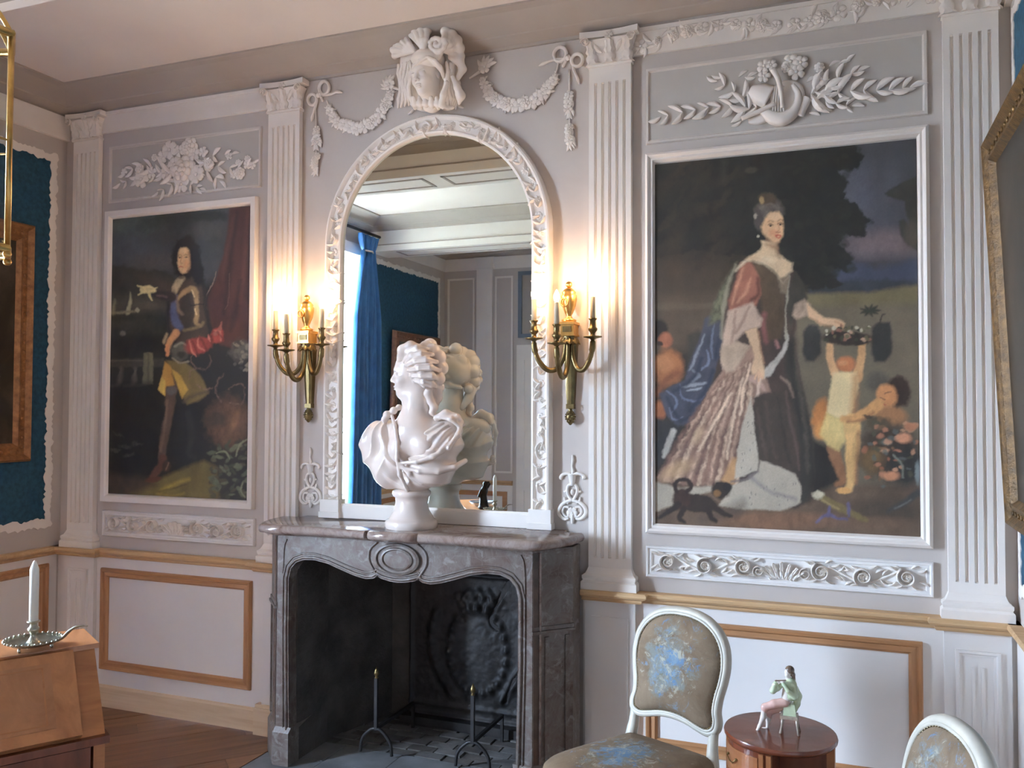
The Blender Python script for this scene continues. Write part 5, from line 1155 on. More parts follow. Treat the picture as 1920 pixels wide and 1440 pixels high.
# ================================================================== sculpted heads
def head(S, c, fwd, s, up=(0, 0, 1), k=.05, nose=1., neck=None):
    """a head s metres tall; c = centre between the ears at eye level"""
    F_ = Vector(fwd).normalized(); L_ = Vector(up).cross(F_).normalized(); U_ = F_.cross(L_); c = Vector(c)
    R = [tuple(F_), tuple(L_), tuple(U_)]
    P = lambda f, l, u: tuple(c+(F_*f+L_*l+U_*u)*s)
    E = lambda p, r, kk=k, sub=False: S.ell(P(*p), [x*s for x in r], kk*s, R, sub)
    E((-.06, 0, .13), (.42, .325, .37)); E((.11, 0, -.14), (.255, .235, .335), .08); E((.23, 0, -.385), (.10, .105, .09), .10)
    E((.315, 0, .085), (.05, .17, .05), .08)
    for q in (-1, 1):
        E((.355, q*.125, .0), (.055, .075, .055), .04, True); E((.298, q*.122, -.005), (.062, .07, .05), .015)
        E((.315, q*.122, .022), (.06, .075, .022), .015)
        E((.24, q*.145, -.13), (.10, .09, .09), .08); E((.375, q*.045, -.135), (.04, .03, .028), .02); E((-.03, q*.305, -.03), (.07, .03, .10), .02)
    S.cap(P(.335, 0, .05), P(.415*nose, 0, -.11), .028*s, .042*s, .025*s)
    E((.365, 0, -.235), (.030, .085, .020), .02); E((.355, 0, -.285), (.032, .07, .024), .02); E((.385, 0, -.26), (.012, .08, .006), .012, True)
    return P

# ---- plaster mask above the mirror
mk = lambda px, py, d: np.array(hy(px, py, -d))
mo = empty('plaster_mask', tuple(hy(805, 215, 0)), 0, 'white plaster woman\'s head with scrolled headdress above the mirror', 'mask')
ML, MH = (-2.13, -.31, 3.03), (-1.58, .0, 3.50)
S = SDF(ML, MH, .0028)
head(S, mk(801, 146, .110), (-.25, -1, -.22), .205, k=.07)
S.cap(mk(806, 176, .07), mk(810, 196, .05), .05, .05, .03)
S.build('face', M_white, mo)
S = SDF(ML, MH, .0030)
def lock(pts, r, k=.010): S.chain([mk(*p) for p in pts], r, k)
S.ell(mk(806, 118, .03), (.150, .10, .150), .03); S.ell(mk(808, 175, .0), (.130, .07, .10), .03)
S.ell(mk(801, 154, .20), (.058, .14, .088), .02, None, True)
S.ell(mk(803, 116, .150), (.080, .075, .042), .02)
for i in range(5):       # waves parted over the brow
    for s in (-1, 1):
        lock([(802+s*2, 112+2*i, .215-.012*i), (802+s*(14+i), 118+2.4*i, .205-.012*i), (802+s*(24+1.5*i), 130+3*i, .175-.014*i), (802+s*(30+1.6*i), 148+3*i, .140-.014*i)], [.007, .009, .010, .008], .004)
for s, x0 in ((-1, 772), (1, 836)):      # long wavy locks either side
    for i in range(5):
        lock([(x0+s*(2+5*i)+3*math.sin(k*1.5+i), 122+4*i*.4+16*k-(2 if s < 0 else 0), .150-.018*i-.012*k) for k in range(6)], [.007, .010, .011, .011, .010, .005], .004)
lock([(850, 150, .12), (858, 168, .12), (864, 184, .10), (862, 198, .08)], [.010, .016, .022, .008])
lock([(838, 160, .14), (832, 182, .13), (828, 200, .11), (838, 210, .09), (850, 206, .08)], [.010, .014, .015, .012, .008])
for x in (776, 787, 798, 809, 820): lock([(x, 188, .105), (x+2, 199, .095), (x+3, 207, .06)], [.010, .014, .010])
for x, y, dd, rr in ((741, 109, .10, .017), (738, 98, .11, .018), (743, 87, .12, .019), (751, 78, .13, .020), (760, 71, .14, .020)):      # scalloped shell at the left
    S.ell(mk(x, y, dd), rr, .006); lock([(x, y, dd), (x*.5+388, y*.5+50, dd+.04), (778, 100, .17)], [.013, .012, .010], .004)
for x, y, dd, rr in ((768, 65, .16, .022), (779, 60, .18, .024), (791, 59, .185, .023), (802, 62, .18, .022)):      # crest in the middle
    S.ell(mk(x, y, dd), rr, .006); lock([(x, y, dd), (x*.5+398, 80, dd+.025), (796, 98, .20)], [.016, .014, .012], .004)
for x, y, dd, rr in ((836, 64, .17, .024), (848, 70, .155, .026), (857, 81, .14, .027), (862, 95, .12, .026), (864, 110, .105, .022)):      # roll at the right
    S.ell(mk(x, y, dd), rr, .008); lock([(x, y, dd), (x*.5+416, y*.5+48, dd+.03), (830, 98, .18)], [.018, .015, .012], .004)
for i in range(18):      # volute
    a = i*.55; r_ = 17-i*.85; lock([(820+r_*math.cos(a), 86+r_*math.sin(a), .20), (820+(r_-.8)*math.cos(a+.55), 86+(r_-.8)*math.sin(a+.55), .20)], [.010, .0095], .005)
lock([(846, 112, .13), (862, 118, .11), (868, 134, .09), (860, 150, .09)], [.014, .020, .018, .012])
for a in range(6): lock([(783+8*a, 112-4*math.sin(a*.65), .18), (787+8*a, 104-4*math.sin(a*.65), .185)], [.013, .011])
S.build('headdress', M_white, mo)
for a, b, c_ in (((776, 210), (772, 215), (766, 219)), ((858, 198), (863, 204), (870, 207)), ((858, 198), (855, 202), (850, 205))): wtube(mo, 'spray', [a, b, c_], [.006, .008, .003], w=.008)

# ================================================================== wall sconces
M_bulb = emis('lit_candle_bulb', (1.0, .72, .38), 22.)
def sconce(xc, label):
    r_ = empty('wall_sconce', (xc, 0, 1.58), 0, label, 'sconce', 'three light brass wall sconces')
    # tapering fluted stem with pine cone
    st = MB()
    st.loft([[(xc-w, 0, z), (xc-w, -d, z), (xc-w*.35, -d-.006, z), (xc+w*.35, -d-.006, z), (xc+w, -d, z), (xc+w, 0, z)] for w, d, z in ((.016, .022, 1.672), (.018, .024, 1.70), (.030, .034, 1.93), (.034, .036, 1.945))]).build('stem', M_brass, r_)
    MB().box(xc-.018, xc+.018, -.030, 0, 1.650, 1.672).build('block', M_brass, r_)
    pc = MB().lathe([(.004, 1.578), (.014, 1.590), (.021, 1.612), (.018, 1.634), (.008, 1.646), (.012, 1.652)], (xc, -.022, 0), 12)
    for i in range(5):
        for j in range(8):
            a = 2*PI*(j+.5*(i % 2))/8; rr = (.013, .019, .021, .018, .012)[i]; pc.ball((xc+rr*math.cos(a), -.022+rr*math.sin(a), 1.594+.0105*i), .0052, 5, 4)
    pc.build('pine_cone', M_brass, r_, True)
    MB().lathe([(.012, 1.93), (.034, 1.940), (.042, 1.955), (.034, 1.966), (.040, 1.972), (.02, 1.976)], (xc, -.035, 0), 18).build('collar', M_brass, r_, True)
    for a in np.linspace(PI, 2*PI, 6): put('leaf', LEAFB, r_, Matrix.Translation((xc+.024*math.cos(a), -.035+.024*math.sin(a), 1.972)) @ Matrix.Rotation(a, 4, 'Z') @ Matrix.Rotation(1.0, 4, 'Y') @ Matrix.Diagonal((.045, .05, .05, 1)))
    bx_ = MB().box(xc-.030, xc+.030, -.075, 0, 1.975, 2.028).box(xc-.036, xc+.036, -.082, 0, 2.022, 2.034).box(xc-.034, xc+.034, -.079, 0, 1.972, 1.980).build('pedestal', M_gilt, r_)
    MB().box(xc-.020, xc+.020, -.078, -.074, 1.989, 2.014).build('sunk_panel', M_brass, bx_)
    ur = MB().lathe([(.030, 2.034), (.034, 2.044), (.016, 2.052), (.012, 2.062), (.020, 2.078), (.030, 2.105), (.0355, 2.135), (.036, 2.152), (.030, 2.158), (.032, 2.166), (.022, 2.180), (.008, 2.188)], (xc, -.045, 0), 20).build('urn', M_gilt, r_, True)
    MB().ball((xc, -.045, 2.202), .015, 12, 8).build('finial', M_gilt, ur, True)
    MB().tube([(xc-.010+.016*math.cos(a), -.083-.003*math.sin(a), 2.118+.017*math.sin(a)) for a in np.linspace(0, 2*PI, 18, endpoint=False)], .0035, 6, True).build('ring', M_gilt, ur, True)
    # arms
    def arm(dx, dy, zb):
        tx, ty = xc+dx, -dy; d = Vector((dx, -dy+.04)); low = zb-.135
        pts = [(xc+d.x*.10, -.04+d.y*.10, 1.945), (xc+d.x*.16, -.04+d.y*.16, low+.05), (xc+d.x*.36, -.04+d.y*.36, low), (xc+d.x*.62, -.04+d.y*.62, low-.004), (xc+d.x*.86, -.04+d.y*.86, low+.035), (xc+d.x*.98, -.04+d.y*.98, low+.085), (tx, ty, zb-.012)]
        P = cat_rom(pts, 6); n_ = len(P); rr = [.008+.004*math.sin(PI*min(1, i/n_*1.05))+(.004 if i > n_*.78 and i < n_*.93 else 0) for i in range(n_)]
        a = MB().tube(P, rr, 10).build('arm', M_brass, r_, True)
        MB().lathe([(.008, zb-.014), (.014, zb-.008), (.040, zb-.002), (.0405, zb+.002), (.030, zb+.003), (.012, zb+.002), (.010, zb+.014), (.013, zb+.020), (.019, zb+.028), (.020, zb+.036), (.014, zb+.042), (.0125, zb+.070), (.017, zb+.075), (.019, zb+.080), (.012, zb+.081)], (tx, ty, 0), 18).build('candle_cup', M_brass, a, True)
        MB().lathe([(.0115, zb+.078), (.0115, zb+.172), (.0095, zb+.175), (.004, zb+.176)], (tx, ty, 0), 14).build('candle_sleeve', M_sleeve, a, True)
        b = MB().lathe([(.004, zb+.174), (.010, zb+.181), (.0135, zb+.193), (.0125, zb+.206), (.006, zb+.222), (.001, zb+.229)], (tx, ty, 0), 12).build('bulb', M_bulb, a, True)
        l = bpy.data.lights.new('sconce_bulb_light', 'POINT'); l.energy = BULB_W; l.color = (1, .61, .33); l.shadow_soft_size = .014
        lo = bpy.data.objects.new('sconce_bulb_light', l); COL.objects.link(lo); lo.location = (tx, ty, zb+.245)
    arm(-.145, .10, 1.962); arm(.125, .10, 1.962); arm(-.005, .205, 1.930)
    return r_
BULB_W = .98
LEAFB = leaf_me(M_brass, .02, .3)
sconce(-2.510, 'brass wall sconce with three lit candle bulbs left of the mirror')
sconce(-1.137, 'brass wall sconce with three lit candle bulbs right of the mirror')

# ================================================================== mantelpiece
M_mdark = pm('dark_brown_marble', (.075, .048, .036), .4, var=.5, scale=14)
mc = -1.843; FY = -.31
mt = empty('mantelpiece', (mc, 0, 0), 0, 'grey-brown marble mantelpiece with serpentine front and oval cartouche', 'fireplace')
half = [(0, -.385), (.095, -.392), (.114, -.380), (.122, -.350), (.132, -.380), (.30, -.372), (.46, -.378), (.56, -.388), (.64, -.396), (.685, -.385), (.715, -.345), (.745, -.29), (.775, -.20), (.785, -.068), (.69, -.068), (.69, 0)]
out = [(mc-a, b) for a, b in reversed(half)]+[(mc+a, b) for a, b in half[1:]]
def inset(poly, d):
    c = Vector((mc, -.1)); return [(c.x+(a-c.x)*(1-d/.75), (b if b > -.1 else b+d)) for a, b in poly]
rings = [[(a, b, z) for a, b in inset(out, d)] for d, z in ((.045, 1.062), (.030, 1.066), (.022, 1.072), (.006, 1.076), (0, 1.086), (0, 1.096), (.005, 1.106), (.012, 1.110))]
MB().loft(rings).build('shelf', M_mtop, mt, True, 50)
# front slab with the scalloped opening
op = [(-2.400, 0), (-2.412, .60), (-2.412, .86), (-2.400, .905), (-2.372, .935), (-2.330, .950), (-2.27, .952), (-2.20, .940), (-2.12, .914), (-2.06, .896), (-2.005, .886), (-1.965, .890), (-1.945, .903), (-1.925, .893), (-1.88, .884), (-1.843, .882)]
op = op+[(2*mc-a, b) for a, b in reversed(op[:-1])]
OX0, OX1 = mc-.632, mc+.632
outer = [(OX0, 0), (OX0, 1.064), (OX1, 1.064), (OX1, 0)]
# strips between opening and outer edge keep the faces simple
fr = MB()
no = len(op)
def outp(i):
    a, b = op[i]
    if i <= 2: return (OX0, b)
    if i >= no-3: return (OX1, b)
    t = (i-2)/(no-5); return (OX0+(OX1-OX0)*t, 1.064)
O = [outp(i) for i in range(no)]; O[2] = (OX0, .86); O[no-3] = (OX1, .86)
# corners
seq_o = O[:3]+[(OX0, 1.064)]+[(min(max(op[i][0], OX0), OX1), 1.064) for i in range(4, no-4)]+[(OX1, 1.064)]+O[no-3:]
seq_i = op[:3]+[op[3]]+op[4:no-4]+[op[no-4]]+op[no-3:]
rg = [[(a, FY, b) for a, b in seq_i], [(a, FY, b) for a, b in seq_o], [(a, FY+.07, b) for a, b in seq_o], [(a, FY+.07, b) for a, b in seq_i], [(a, FY, b) for a, b in seq_i]]
fr.loft(rg, False, False).build('front', M_marble, mt)
def offs(poly, d):
    out_ = []
    for i, (a, b) in enumerate(poly):
        p = Vector(poly[max(0, i-1)]); q = Vector(poly[min(len(poly)-1, i+1)]); t = (q-p).normalized(); nn = Vector((-t.y, t.x)); out_.append((a+nn.x*d, b+nn.y*d))
    return out_
for d, rr in ((.012, .007), (.030, .0045)):
    MB().tube([(a, FY-.001, b) for a, b in offs(op, d)], rr, 6, nrm=(0, -1, 0)).build('opening_moulding', M_marble, mt, True)
ct = MB().lathe([(.115, 0), (.112, .012), (.100, .016), (.096, .008), (.082, .008), (.078, .014), (.070, .016), (.064, .009), (.03, .010), (.002, .010)], (mc, FY, .985), 32, 'y', 1, 1)
ct.v = [(mc+(a-mc)*1.0, b, .985+(c-.985)*.62) for a, b, c in ct.v]; ct.build('cartouche', M_marble, mt, True, 40)
for s in (-1, 1):
    wtube(mt, 'cartouche_band', [(mc+s*.10, 1.055), (mc+s*.138, 1.02), (mc+s*.142, .97), (mc+s*.115, .925), (mc+s*.10, .905)], .006, M_marble, -FY+.001, px=False)
    wtube(mt, 'frieze_line', [(mc+s*.60, .88), (mc+s*.595, 1.0), (mc+s*.58, 1.04)], .004, M_marble, -FY+.001, px=False)
    # canted jamb with sunk strip, moulded band, plinth
    A, B, Cc, Dd = Vector((mc+s*.632, FY)), Vector((mc+s*.765, -.17)), Vector((mc+s*.765, 0)), Vector((mc+s*.58, -.01))
    jb = MB().prism([tuple(A), tuple(B), (mc+s*.765, -.068), (mc+s*.69, -.068), (mc+s*.69, -.002), tuple(Dd)], lambda a, b, z: (a, b, z), 0, 1.064).build('jamb', M_marble, mt)
    nrm_ = Vector((s*.14, -.133)).normalized()
    def strip(t0, t1, z0, z1, d, nm, mat): 
        p, q = A.lerp(B, t0), A.lerp(B, t1); MB().prism([tuple(p), tuple(q), tuple(q+nrm_*d), tuple(p+nrm_*d)], lambda a, b, z: (a, b, z), z0, z1).build(nm, mat, jb)
    strip(.02, .15, .18, 1.05, .003, 'dark_inlay', M_mdark); strip(.16, .20, .18, 1.05, .008, 'fillet', M_mtop); strip(.30, .40, .19, .70, .007, 'fillet', M_marble); strip(.80, .90, .19, .70, .007, 'fillet', M_marble)
    strip(-.02, 1.02, .715, .727, .012, 'band', M_marble); strip(-.02, 1.02, .729, .745, .006, 'band', M_marble)
    pz = [(mc+s*.555, FY-.012), (mc+s*.640, FY-.014), (mc+s*.775, -.178), (mc+s*.775, -.068), (mc+s*.69, -.068), (mc+s*.69, -.002), (mc+s*.58, -.002), (mc+s*.56, FY+.08)]
    MB().loft([[(a, b, z) for a, b in pz] for z in (0, .15)]+[[(mc+(a-mc)*.985, b*.97, .175) for a, b in pz]]).build('plinth', M_marble, mt)

# firebox behind it
fb = struct(MB().add([(-2.43, 0, -.05), (-2.43, 0, 1.05), (-2.30, .48, -.05), (-2.30, .48, 1.05), (-1.385, .48, -.05), (-1.385, .48, 1.05), (-1.255, 0, -.05), (-1.255, 0, 1.05)], [(0, 1, 3, 2), (2, 3, 5, 4), (4, 5, 7, 6), (1, 7, 5, 3)]).build('wall_firebox', M_soot))
for s, x0 in ((-1, -2.43), (1, -1.255)): MB().box(min(x0, mc+s*.56), max(x0, mc+s*.56), FY+.06, .01, 0, 1.06).build('cheek', M_soot, fb)
MB().box(-2.42, -1.265, FY+.07, 0, 1.0, 1.06).build('lintel', M_soot, fb)
ff = struct(MB().box(-2.43, -1.25, 0, .5, -.06, -.015).build('floor_firebox', M_soot)); R = random.Random(4)
M_brk = [pm('worn_hearth_brick_%d' % i, c, .8, var=.3, scale=8, bmp=.3, bscale=30) for i, c in enumerate(((.12, .115, .11), (.15, .145, .14), (.10, .09, .082)))]
for j in range(7):
    x = -2.42+(.07 if j % 2 else 0)-.07
    while x < -1.27:
        a, b = max(x, -2.42), min(x+.14, -1.262)
        if b-a > .03: MB().box(a+.003, b-.003, -.0+j*.068+.003, j*.068+.065, -.02, R.uniform(-.004, .004)).build('brick', R.choice(M_brk), ff)
        x += .143

# cast iron fireback with relief
bk = empty('fireback', (-1.80, .44, 0), 0, 'black cast-iron fireback with wreathed shield and crown, cracked at right', 'fireback')
nx_, nz_ = 120, 130; x0, x1, z0, z1 = -2.17, -1.40, .03, .80
gx, gz = np.meshgrid(np.linspace(x0, x1, nx_), np.linspace(z0, z1, nz_)); cx, cz = -1.775, .40
hgt = np.zeros_like(gx); u, v_ = (gx-cx)/.125, (gz-cz)/.17; rr = np.hypot(u, v_)
hgt += .016*np.clip(1.15-rr, 0, 1)**.5*(rr < 1.15); hgt += .016*np.exp(-((rr-1.28)/.13)**2)*(1+.5*np.sin(np.arctan2(v_, u)*22))
hgt += .022*np.exp(-(((gx-cx-.01)/.13)**2+((gz-.655)/.06)**2)**2)*(1+.5*np.sin(gx*120)*np.cos(gz*70))
for s in (-1, 1):
    for t in np.linspace(0, 1, 60):
        a = cx+s*(.235+.045*math.sin(t*PI)-.10*t**2); b = .58-.42*t
        hgt = np.maximum(hgt, (.020+.006*math.sin(t*40))*np.exp(-(((gx-a)**2+(gz-b)**2)/.022**2)))
hgt += .010*np.exp(-((gz-.10)/.012)**2)+.008*(fbm(gx*40, gz*40, 3)-.5)
edge_ = np.minimum(np.minimum(gx-x0, x1-gx), np.minimum(gz-z0, z1-gz)); hgt += .014*np.exp(-((edge_-.015)/.010)**2)
for q in ([(-1.60, .76), (-1.66, .66), (-1.70, .56), (-1.66, .52)], [(-1.53, .56), (-1.48, .48), (-1.50, .38), (-1.58, .26), (-1.62, .16)]):
    Q = cat_rom([(a, b, 0) for a, b in q], 12)
    dd = np.min([np.hypot(gx-p.x, gz-p.y) for p in Q], 0); hgt -= .03*np.exp(-(dd/.007)**2)
vs = [(float(a)-(-1.80), float(.43-h)-.44, float(b)) for a, b, h in zip(gx.ravel(), gz.ravel(), hgt.ravel())]
ii = np.arange(nx_*nz_).reshape(nz_, nx_); fs = np.stack([ii[:-1, :-1], ii[:-1, 1:], ii[1:, 1:], ii[1:, :-1]], -1).reshape(-1, 4).tolist()
put('relief', mesh('relief', vs, fs, M_castiron, True), bk, local=True)
MB().box(x0, x1, .431, .465, z0, z1).build('plate', M_castiron, bk)
MB().box(x0-.02, x1+.004, .36, .465, 0, .045).build('ledge', M_castiron, bk)

def andiron(xc, yf, label, zt):
    r_ = empty('andiron', (xc, yf, 0), 0, label, 'andiron', 'wrought iron andirons')
    MB().tube(cat_rom([(xc-.085, yf, .008), (xc-.075, yf, .07), (xc-.03, yf, .118), (xc, yf, .125), (xc+.03, yf, .118), (xc+.075, yf, .07), (xc+.085, yf, .008)], 5), .008, 8).build('foot', M_iron, r_, True)
    MB().box(xc-.008, xc+.008, yf-.008, yf+.008, .12, zt-.045).build('post', M_iron, r_)
    MB().lathe([(.006, zt-.05), (.011, zt-.044), (.005, zt-.038), (.013, zt-.028), (.012, zt-.016), (.001, zt+.008)], (xc, yf, 0), 10).build('finial', M_brass, r_, True)
    MB().box(xc-.007, xc+.007, yf, .33, .118, .134).build('log_bar', M_iron, r_); MB().box(xc-.007, xc+.007, .316, .33, 0, .12).build('back_leg', M_iron, r_)
andiron(-2.09, -.055, 'thin iron andiron at the left of the hearth', .410); andiron(-1.595, -.04, 'thin iron andiron at the right of the hearth', .385)

# ================================================================== marble bust on the mantel
BY = -.19
bu = empty('portrait_bust', (-1.812, BY, 1.110), 0, 'glazed white plaster bust of a woman with piled hair on the mantel', 'bust')
bp = lambda px, py, d=0.: np.array(hy(px, py, BY-d))
MB().lathe([(.116, 1.110), (.119, 1.118), (.119, 1.138), (.112, 1.147), (.104, 1.150), (.098, 1.160), (.080, 1.190), (.072, 1.225), (.073, 1.245), (.083, 1.252), (.088, 1.262), (.087, 1.274), (.078, 1.281), (.05, 1.284)], (-1.838, BY, 0), 36).build('socle', M_bustm, bu, True, 60)
LO, HI = (-2.17, -.40, 1.25), (-1.53, .0, 1.99)
S = SDF(LO, HI, .0034)
HF = (-.93, -.36, -.02)
hc = bp(775, 702, .0)
head(S, hc, HF, .232)
S.cap(bp(787, 728), bp(784, 772, -.01), .055, .062, .03); S.cap(bp(784, 765), bp(782, 800, .0), .062, .09, .05)
S.ell(bp(778, 822, .02), (.125, .085, .10), .05); S.ell(bp(728, 806, -.02), (.075, .06, .05), .05); S.ell(bp(838, 806, -.01), (.075, .06, .05), .05)
S.ell(bp(796, 836, .075), (.048, .04, .045), .04); S.ell(bp(748, 842, .08), (.050, .045, .05), .04)
S.ell(bp(776, 872, .0), (.11, .08, .10), .06)
S.build('figure', M_bustm, bu)
# hair: rolls swept back and up into a knot, ringlet down the neck
S = SDF(LO, HI, .0034)
S.ell(bp(797, 690, -.012), (.090, .094, .088), .02)
def hk(pts, r, k=.007): S.chain([bp(*p) for p in pts], r, k)
for d in (.085, .055, .02, -.03, -.07):
    hk([(752, 674, d*.6), (756, 657, d), (770, 649, d), (784, 652, d*.8)], [.020, .026, .024, .018])
for q in (((756, 672, .07), (766, 660, .095), (782, 653, .10), (800, 654, .07)), ((758, 678, .085), (772, 667, .108), (790, 663, .108), (811, 665, .07)), ((762, 685, .092), (779, 677, .113), (799, 675, .108), (819, 679, .06)), ((766, 694, .095), (785, 690, .113), (806, 689, .102), (824, 695, .05)), ((770, 704, .095), (790, 704, .108), (810, 705, .092), (823, 711, .04)), ((777, 713, .09), (794, 716, .098), (809, 720, .078), (819, 725, .04))):
    hk(q, [.009, .0155, .0165, .010], .006); hk([(a_, b_, -c_) for a_, b_, c_ in q], [.009, .0155, .0165, .010], .006)
    for o_ in (-3, 3): hk([(a_, b_+o_, c_+.013) for a_, b_, c_ in q], [.002, .004, .004, .002], .003)
for c_, r_ in (((800, 653, .02), .036), ((812, 658, .03), .034), ((822, 670, .02), .036), ((826, 690, .01), .036), ((822, 710, .03), .032), ((816, 722, .02), .028), ((806, 648, -.03), .034), ((820, 672, -.04), .034), ((818, 700, -.05), .036), ((824, 726, -.01), .024)): S.ell(bp(*c_), r_, .006)
hk([(808, 722, .045), (803, 738, .045), (808, 752, .035), (814, 764, .03), (810, 773, .03), (816, 780, .025)], [.016, .020, .018, .018, .014, .008]); hk([(822, 728, .02), (820, 746, .0), (814, 764, -.02)], [.02, .022, .014])
hk([(786, 716, .085), (796, 722, .08), (808, 728, .05)], [.010, .013, .012])
for i in range(0): hk([(760+i*5.5, 668-3*math.sin(i*.35*1.1)*3, .115-.004*abs(i-4)), (764+i*6, 690+1.5*i, .118-.008*abs(i-4))], [.0035, .0025], .006)
S.build('hair', M_bustm, bu)
# drapery: mantle gathered at the left shoulder, swags across the front
S = SDF(LO, HI, .0036)
S.ell(bp(716, 836, .0), (.104, .095, .118), .04); S.ell(bp(738, 872, .01), (.110, .10, .108), .04); S.ell(bp(832, 828, .0), (.088, .092, .095), .04); S.ell(bp(802, 832, .045), (.06, .06, .06), .04); S.ell(bp(806, 876, .015), (.125, .105, .095), .04)
S.ell(bp(776, 906, .0), (.085, .078, .045), .03)
GX = (S.lo[0]+S.h*np.arange(S.n[0]))[:, None, None]; GY = (S.lo[1]+S.h*np.arange(S.n[1]))[None, :, None]; GZ = (S.lo[2]+S.h*np.arange(S.n[2]))[None, None, :]
K = bp(730, 770); mL = 1/(1+np.exp((GX-bp(743, 850)[0])/.008)); ph = np.arctan2(GX-K[0], K[2]-GZ)+.9*(GY-BY)
rk = np.hypot(GX-K[0], GZ-K[2]); S.F += (mL*np.clip((rk-.03)*9, 0, 1)*(.011*(np.abs(np.sin(ph*7.5+.9*np.sin(rk*26)))-.55))).astype(np.float32)
Q = bp(818, 752); rq = np.hypot(GX-Q[0], (GZ-Q[2])*.95+.25*(GX-Q[0])); S.F += ((1-mL)*np.clip((rq-.10)*12, 0, 1)*(.012*(np.abs(np.sin(rq*46+2.2*(GX-Q[0])))-.55))).astype(np.float32)
S.ell(bp(767, 806, .10), (.060, .085, .072), .025, None, True); S.ell(bp(782, 778, .02), (.090, .09, .052), .025, None, True)
def fold(pts, r, k=.010, sub=False): S.chain([bp(*p) for p in pts], r, k, sub)
fold([(735, 780, .06), (741, 800, .098), (745, 830, .118), (745, 860, .128), (750, 890, .115), (764, 920, .080)], [.008, .009, .010, .010, .010, .008])
fold([(866, 792, .01), (858, 816, .05), (840, 838, .09), (812, 856, .118), (782, 866, .128), (752, 868, .122)], [.010, .012, .013, .012, .010, .006])
fold([(872, 864, -.01), (852, 876, .05), (822, 884, .095), (786, 884, .118), (754, 876, .12)], [.012, .014, .012, .010, .006])
fold([(752, 872, .12), (768, 890, .115), (790, 906, .09)], [.008, .010, .008])
px0, px1, pz0, pz1 = bp(788, 820, .1)[0], bp(846, 820, .1)[0], bp(800, 850, .1)[2], bp(800, 790, .1)[2]
mg = np.clip((GX-px0)/.02, 0, 1)*np.clip((px1-GX)/.02, 0, 1)*np.clip((GZ-pz0)/.02, 0, 1)*np.clip((pz1-GZ)/.02, 0, 1)
Gq = bp(862, 760, .1); S.F += (mg*.0045*np.sin(np.arctan2(GX-Gq[0], Gq[2]-GZ)*34)).astype(np.float32)
fold([(818, 784, .04), (836, 776, .03), (856, 784, .02), (869, 796, -.01)], [.014, .020, .020, .010]); fold([(826, 782, .05), (846, 786, .045), (862, 800, .03)], [.008, .012, .008])
for c_, r_ in (((726, 778, .03), .020), ((738, 770, .02), .018), ((748, 764, .0), .015), ((721, 787, .04), .016)): S.ell(bp(*c_), r_, .008)

S.build('drapery', M_bustm, bu)
# ================================================================== slant front desk with candlestick
DL = 1.02
dk = empty('slant_front_desk', (-2.111, -1.706, 0), math.radians(-121.3), 'cherry wood slant-front desk at the bottom left', 'desk')
bd = lambda: MB()
prof = [(-.20, .40), (-.20, .925), (0, .925), (.150, .715), (.150, .40)]
for x0, nm in ((0, 'side_panel'), (DL-.03, 'side_panel')): MB().prism(prof, lambda a, b, d: (d, a, b), x0, x0+.03).build(nm, M_cherry, dk, local=True)
MB().box(-.012, DL+.012, -.21, .004, .925, .940).build('top', M_cherry2, dk, local=True)
MB().box(.03, DL-.03, -.20, -.185, .40, .925).build('back_panel', M_cherry, dk, local=True)
MB().box(.03, DL-.03, -.185, .145, .40, .42).build('bottom_panel', M_cherry, dk, local=True)
sl = math.atan2(-.21, .15); nrmv = (math.sin(-sl), math.cos(sl)); 
def slope(t, n_): return (.150*t+.814*n_, .925-.210*t+.581*n_)
def slab(x0, x1, t0, t1, n0, n1): 
    q = [slope(t0, n0), slope(t1, n0), slope(t1, n1), slope(t0, n1)]; return MB().prism(q, lambda a, b, d: (d, a, b), x0, x1)
slab(.03, DL-.03, .0, 1.0, -.012, 0).build('slope_board', M_cherry, dk, local=True)
ld = slab(.062, DL-.05, .015, .985, .001, .022).build('writing_lid', M_cherry2, dk, local=True)
M_inlay = wood('inlay_veneer', (.26, .105, .042), (.42, .19, .085), (10, 10, 4), .36, coat=.15)
slab(.125, DL-.12, .13, .86, .022, .0235).build('inlaid_panel', M_inlay, ld, local=True)
for a in ((.145, DL-.14, .17, .185), (.145, DL-.14, .805, .82), (.145, .150, .185, .805), (DL-.145, DL-.14, .185, .805)): slab(*a, .0235, .0242).build('stringing', M_cherry, ld, local=True)
MB().tube([(DL*.5, .155, .80), (DL*.5, .165, .80)], .008, 8).build('keyhole_plate', M_brass, ld, local=True)
MB().box(-.008, DL+.008, .10, .172, .695, .716).build('ledge_moulding', M_mahog, dk, local=True)
for z0, z1 in ((.56, .69), (.43, .55)):
    d_ = MB().box(.04, DL-.04, .13, .162, z0, z1).build('drawer', M_mahog, dk, local=True)
    for x in (.25, DL-.25): MB().lathe([(.010, 0), (.008, .012), (.014, .02), (.010, .028), (.001, .03)], (x, .162, (z0+z1)/2), 12, 'y').build('knob', M_brass, d_, local=True)
for k in range(0): pass
for x in (.03, DL-.03):
    for y in (-.17, .12):
        MB().tube(cat_rom([(x, y, .42), (x, y+.015, .30), (x, y+.005, .16), (x, y, .05), (x, y+.015, .012)], 4), [.028, .026, .025, .024, .023, .022, .021, .020, .018, .017, .016, .015, .014, .014, .014, .016, .016], 8).build('leg', M_cherry, dk, True, local=True)
for o in dk.children:
    if o.name.startswith('knob'): pass

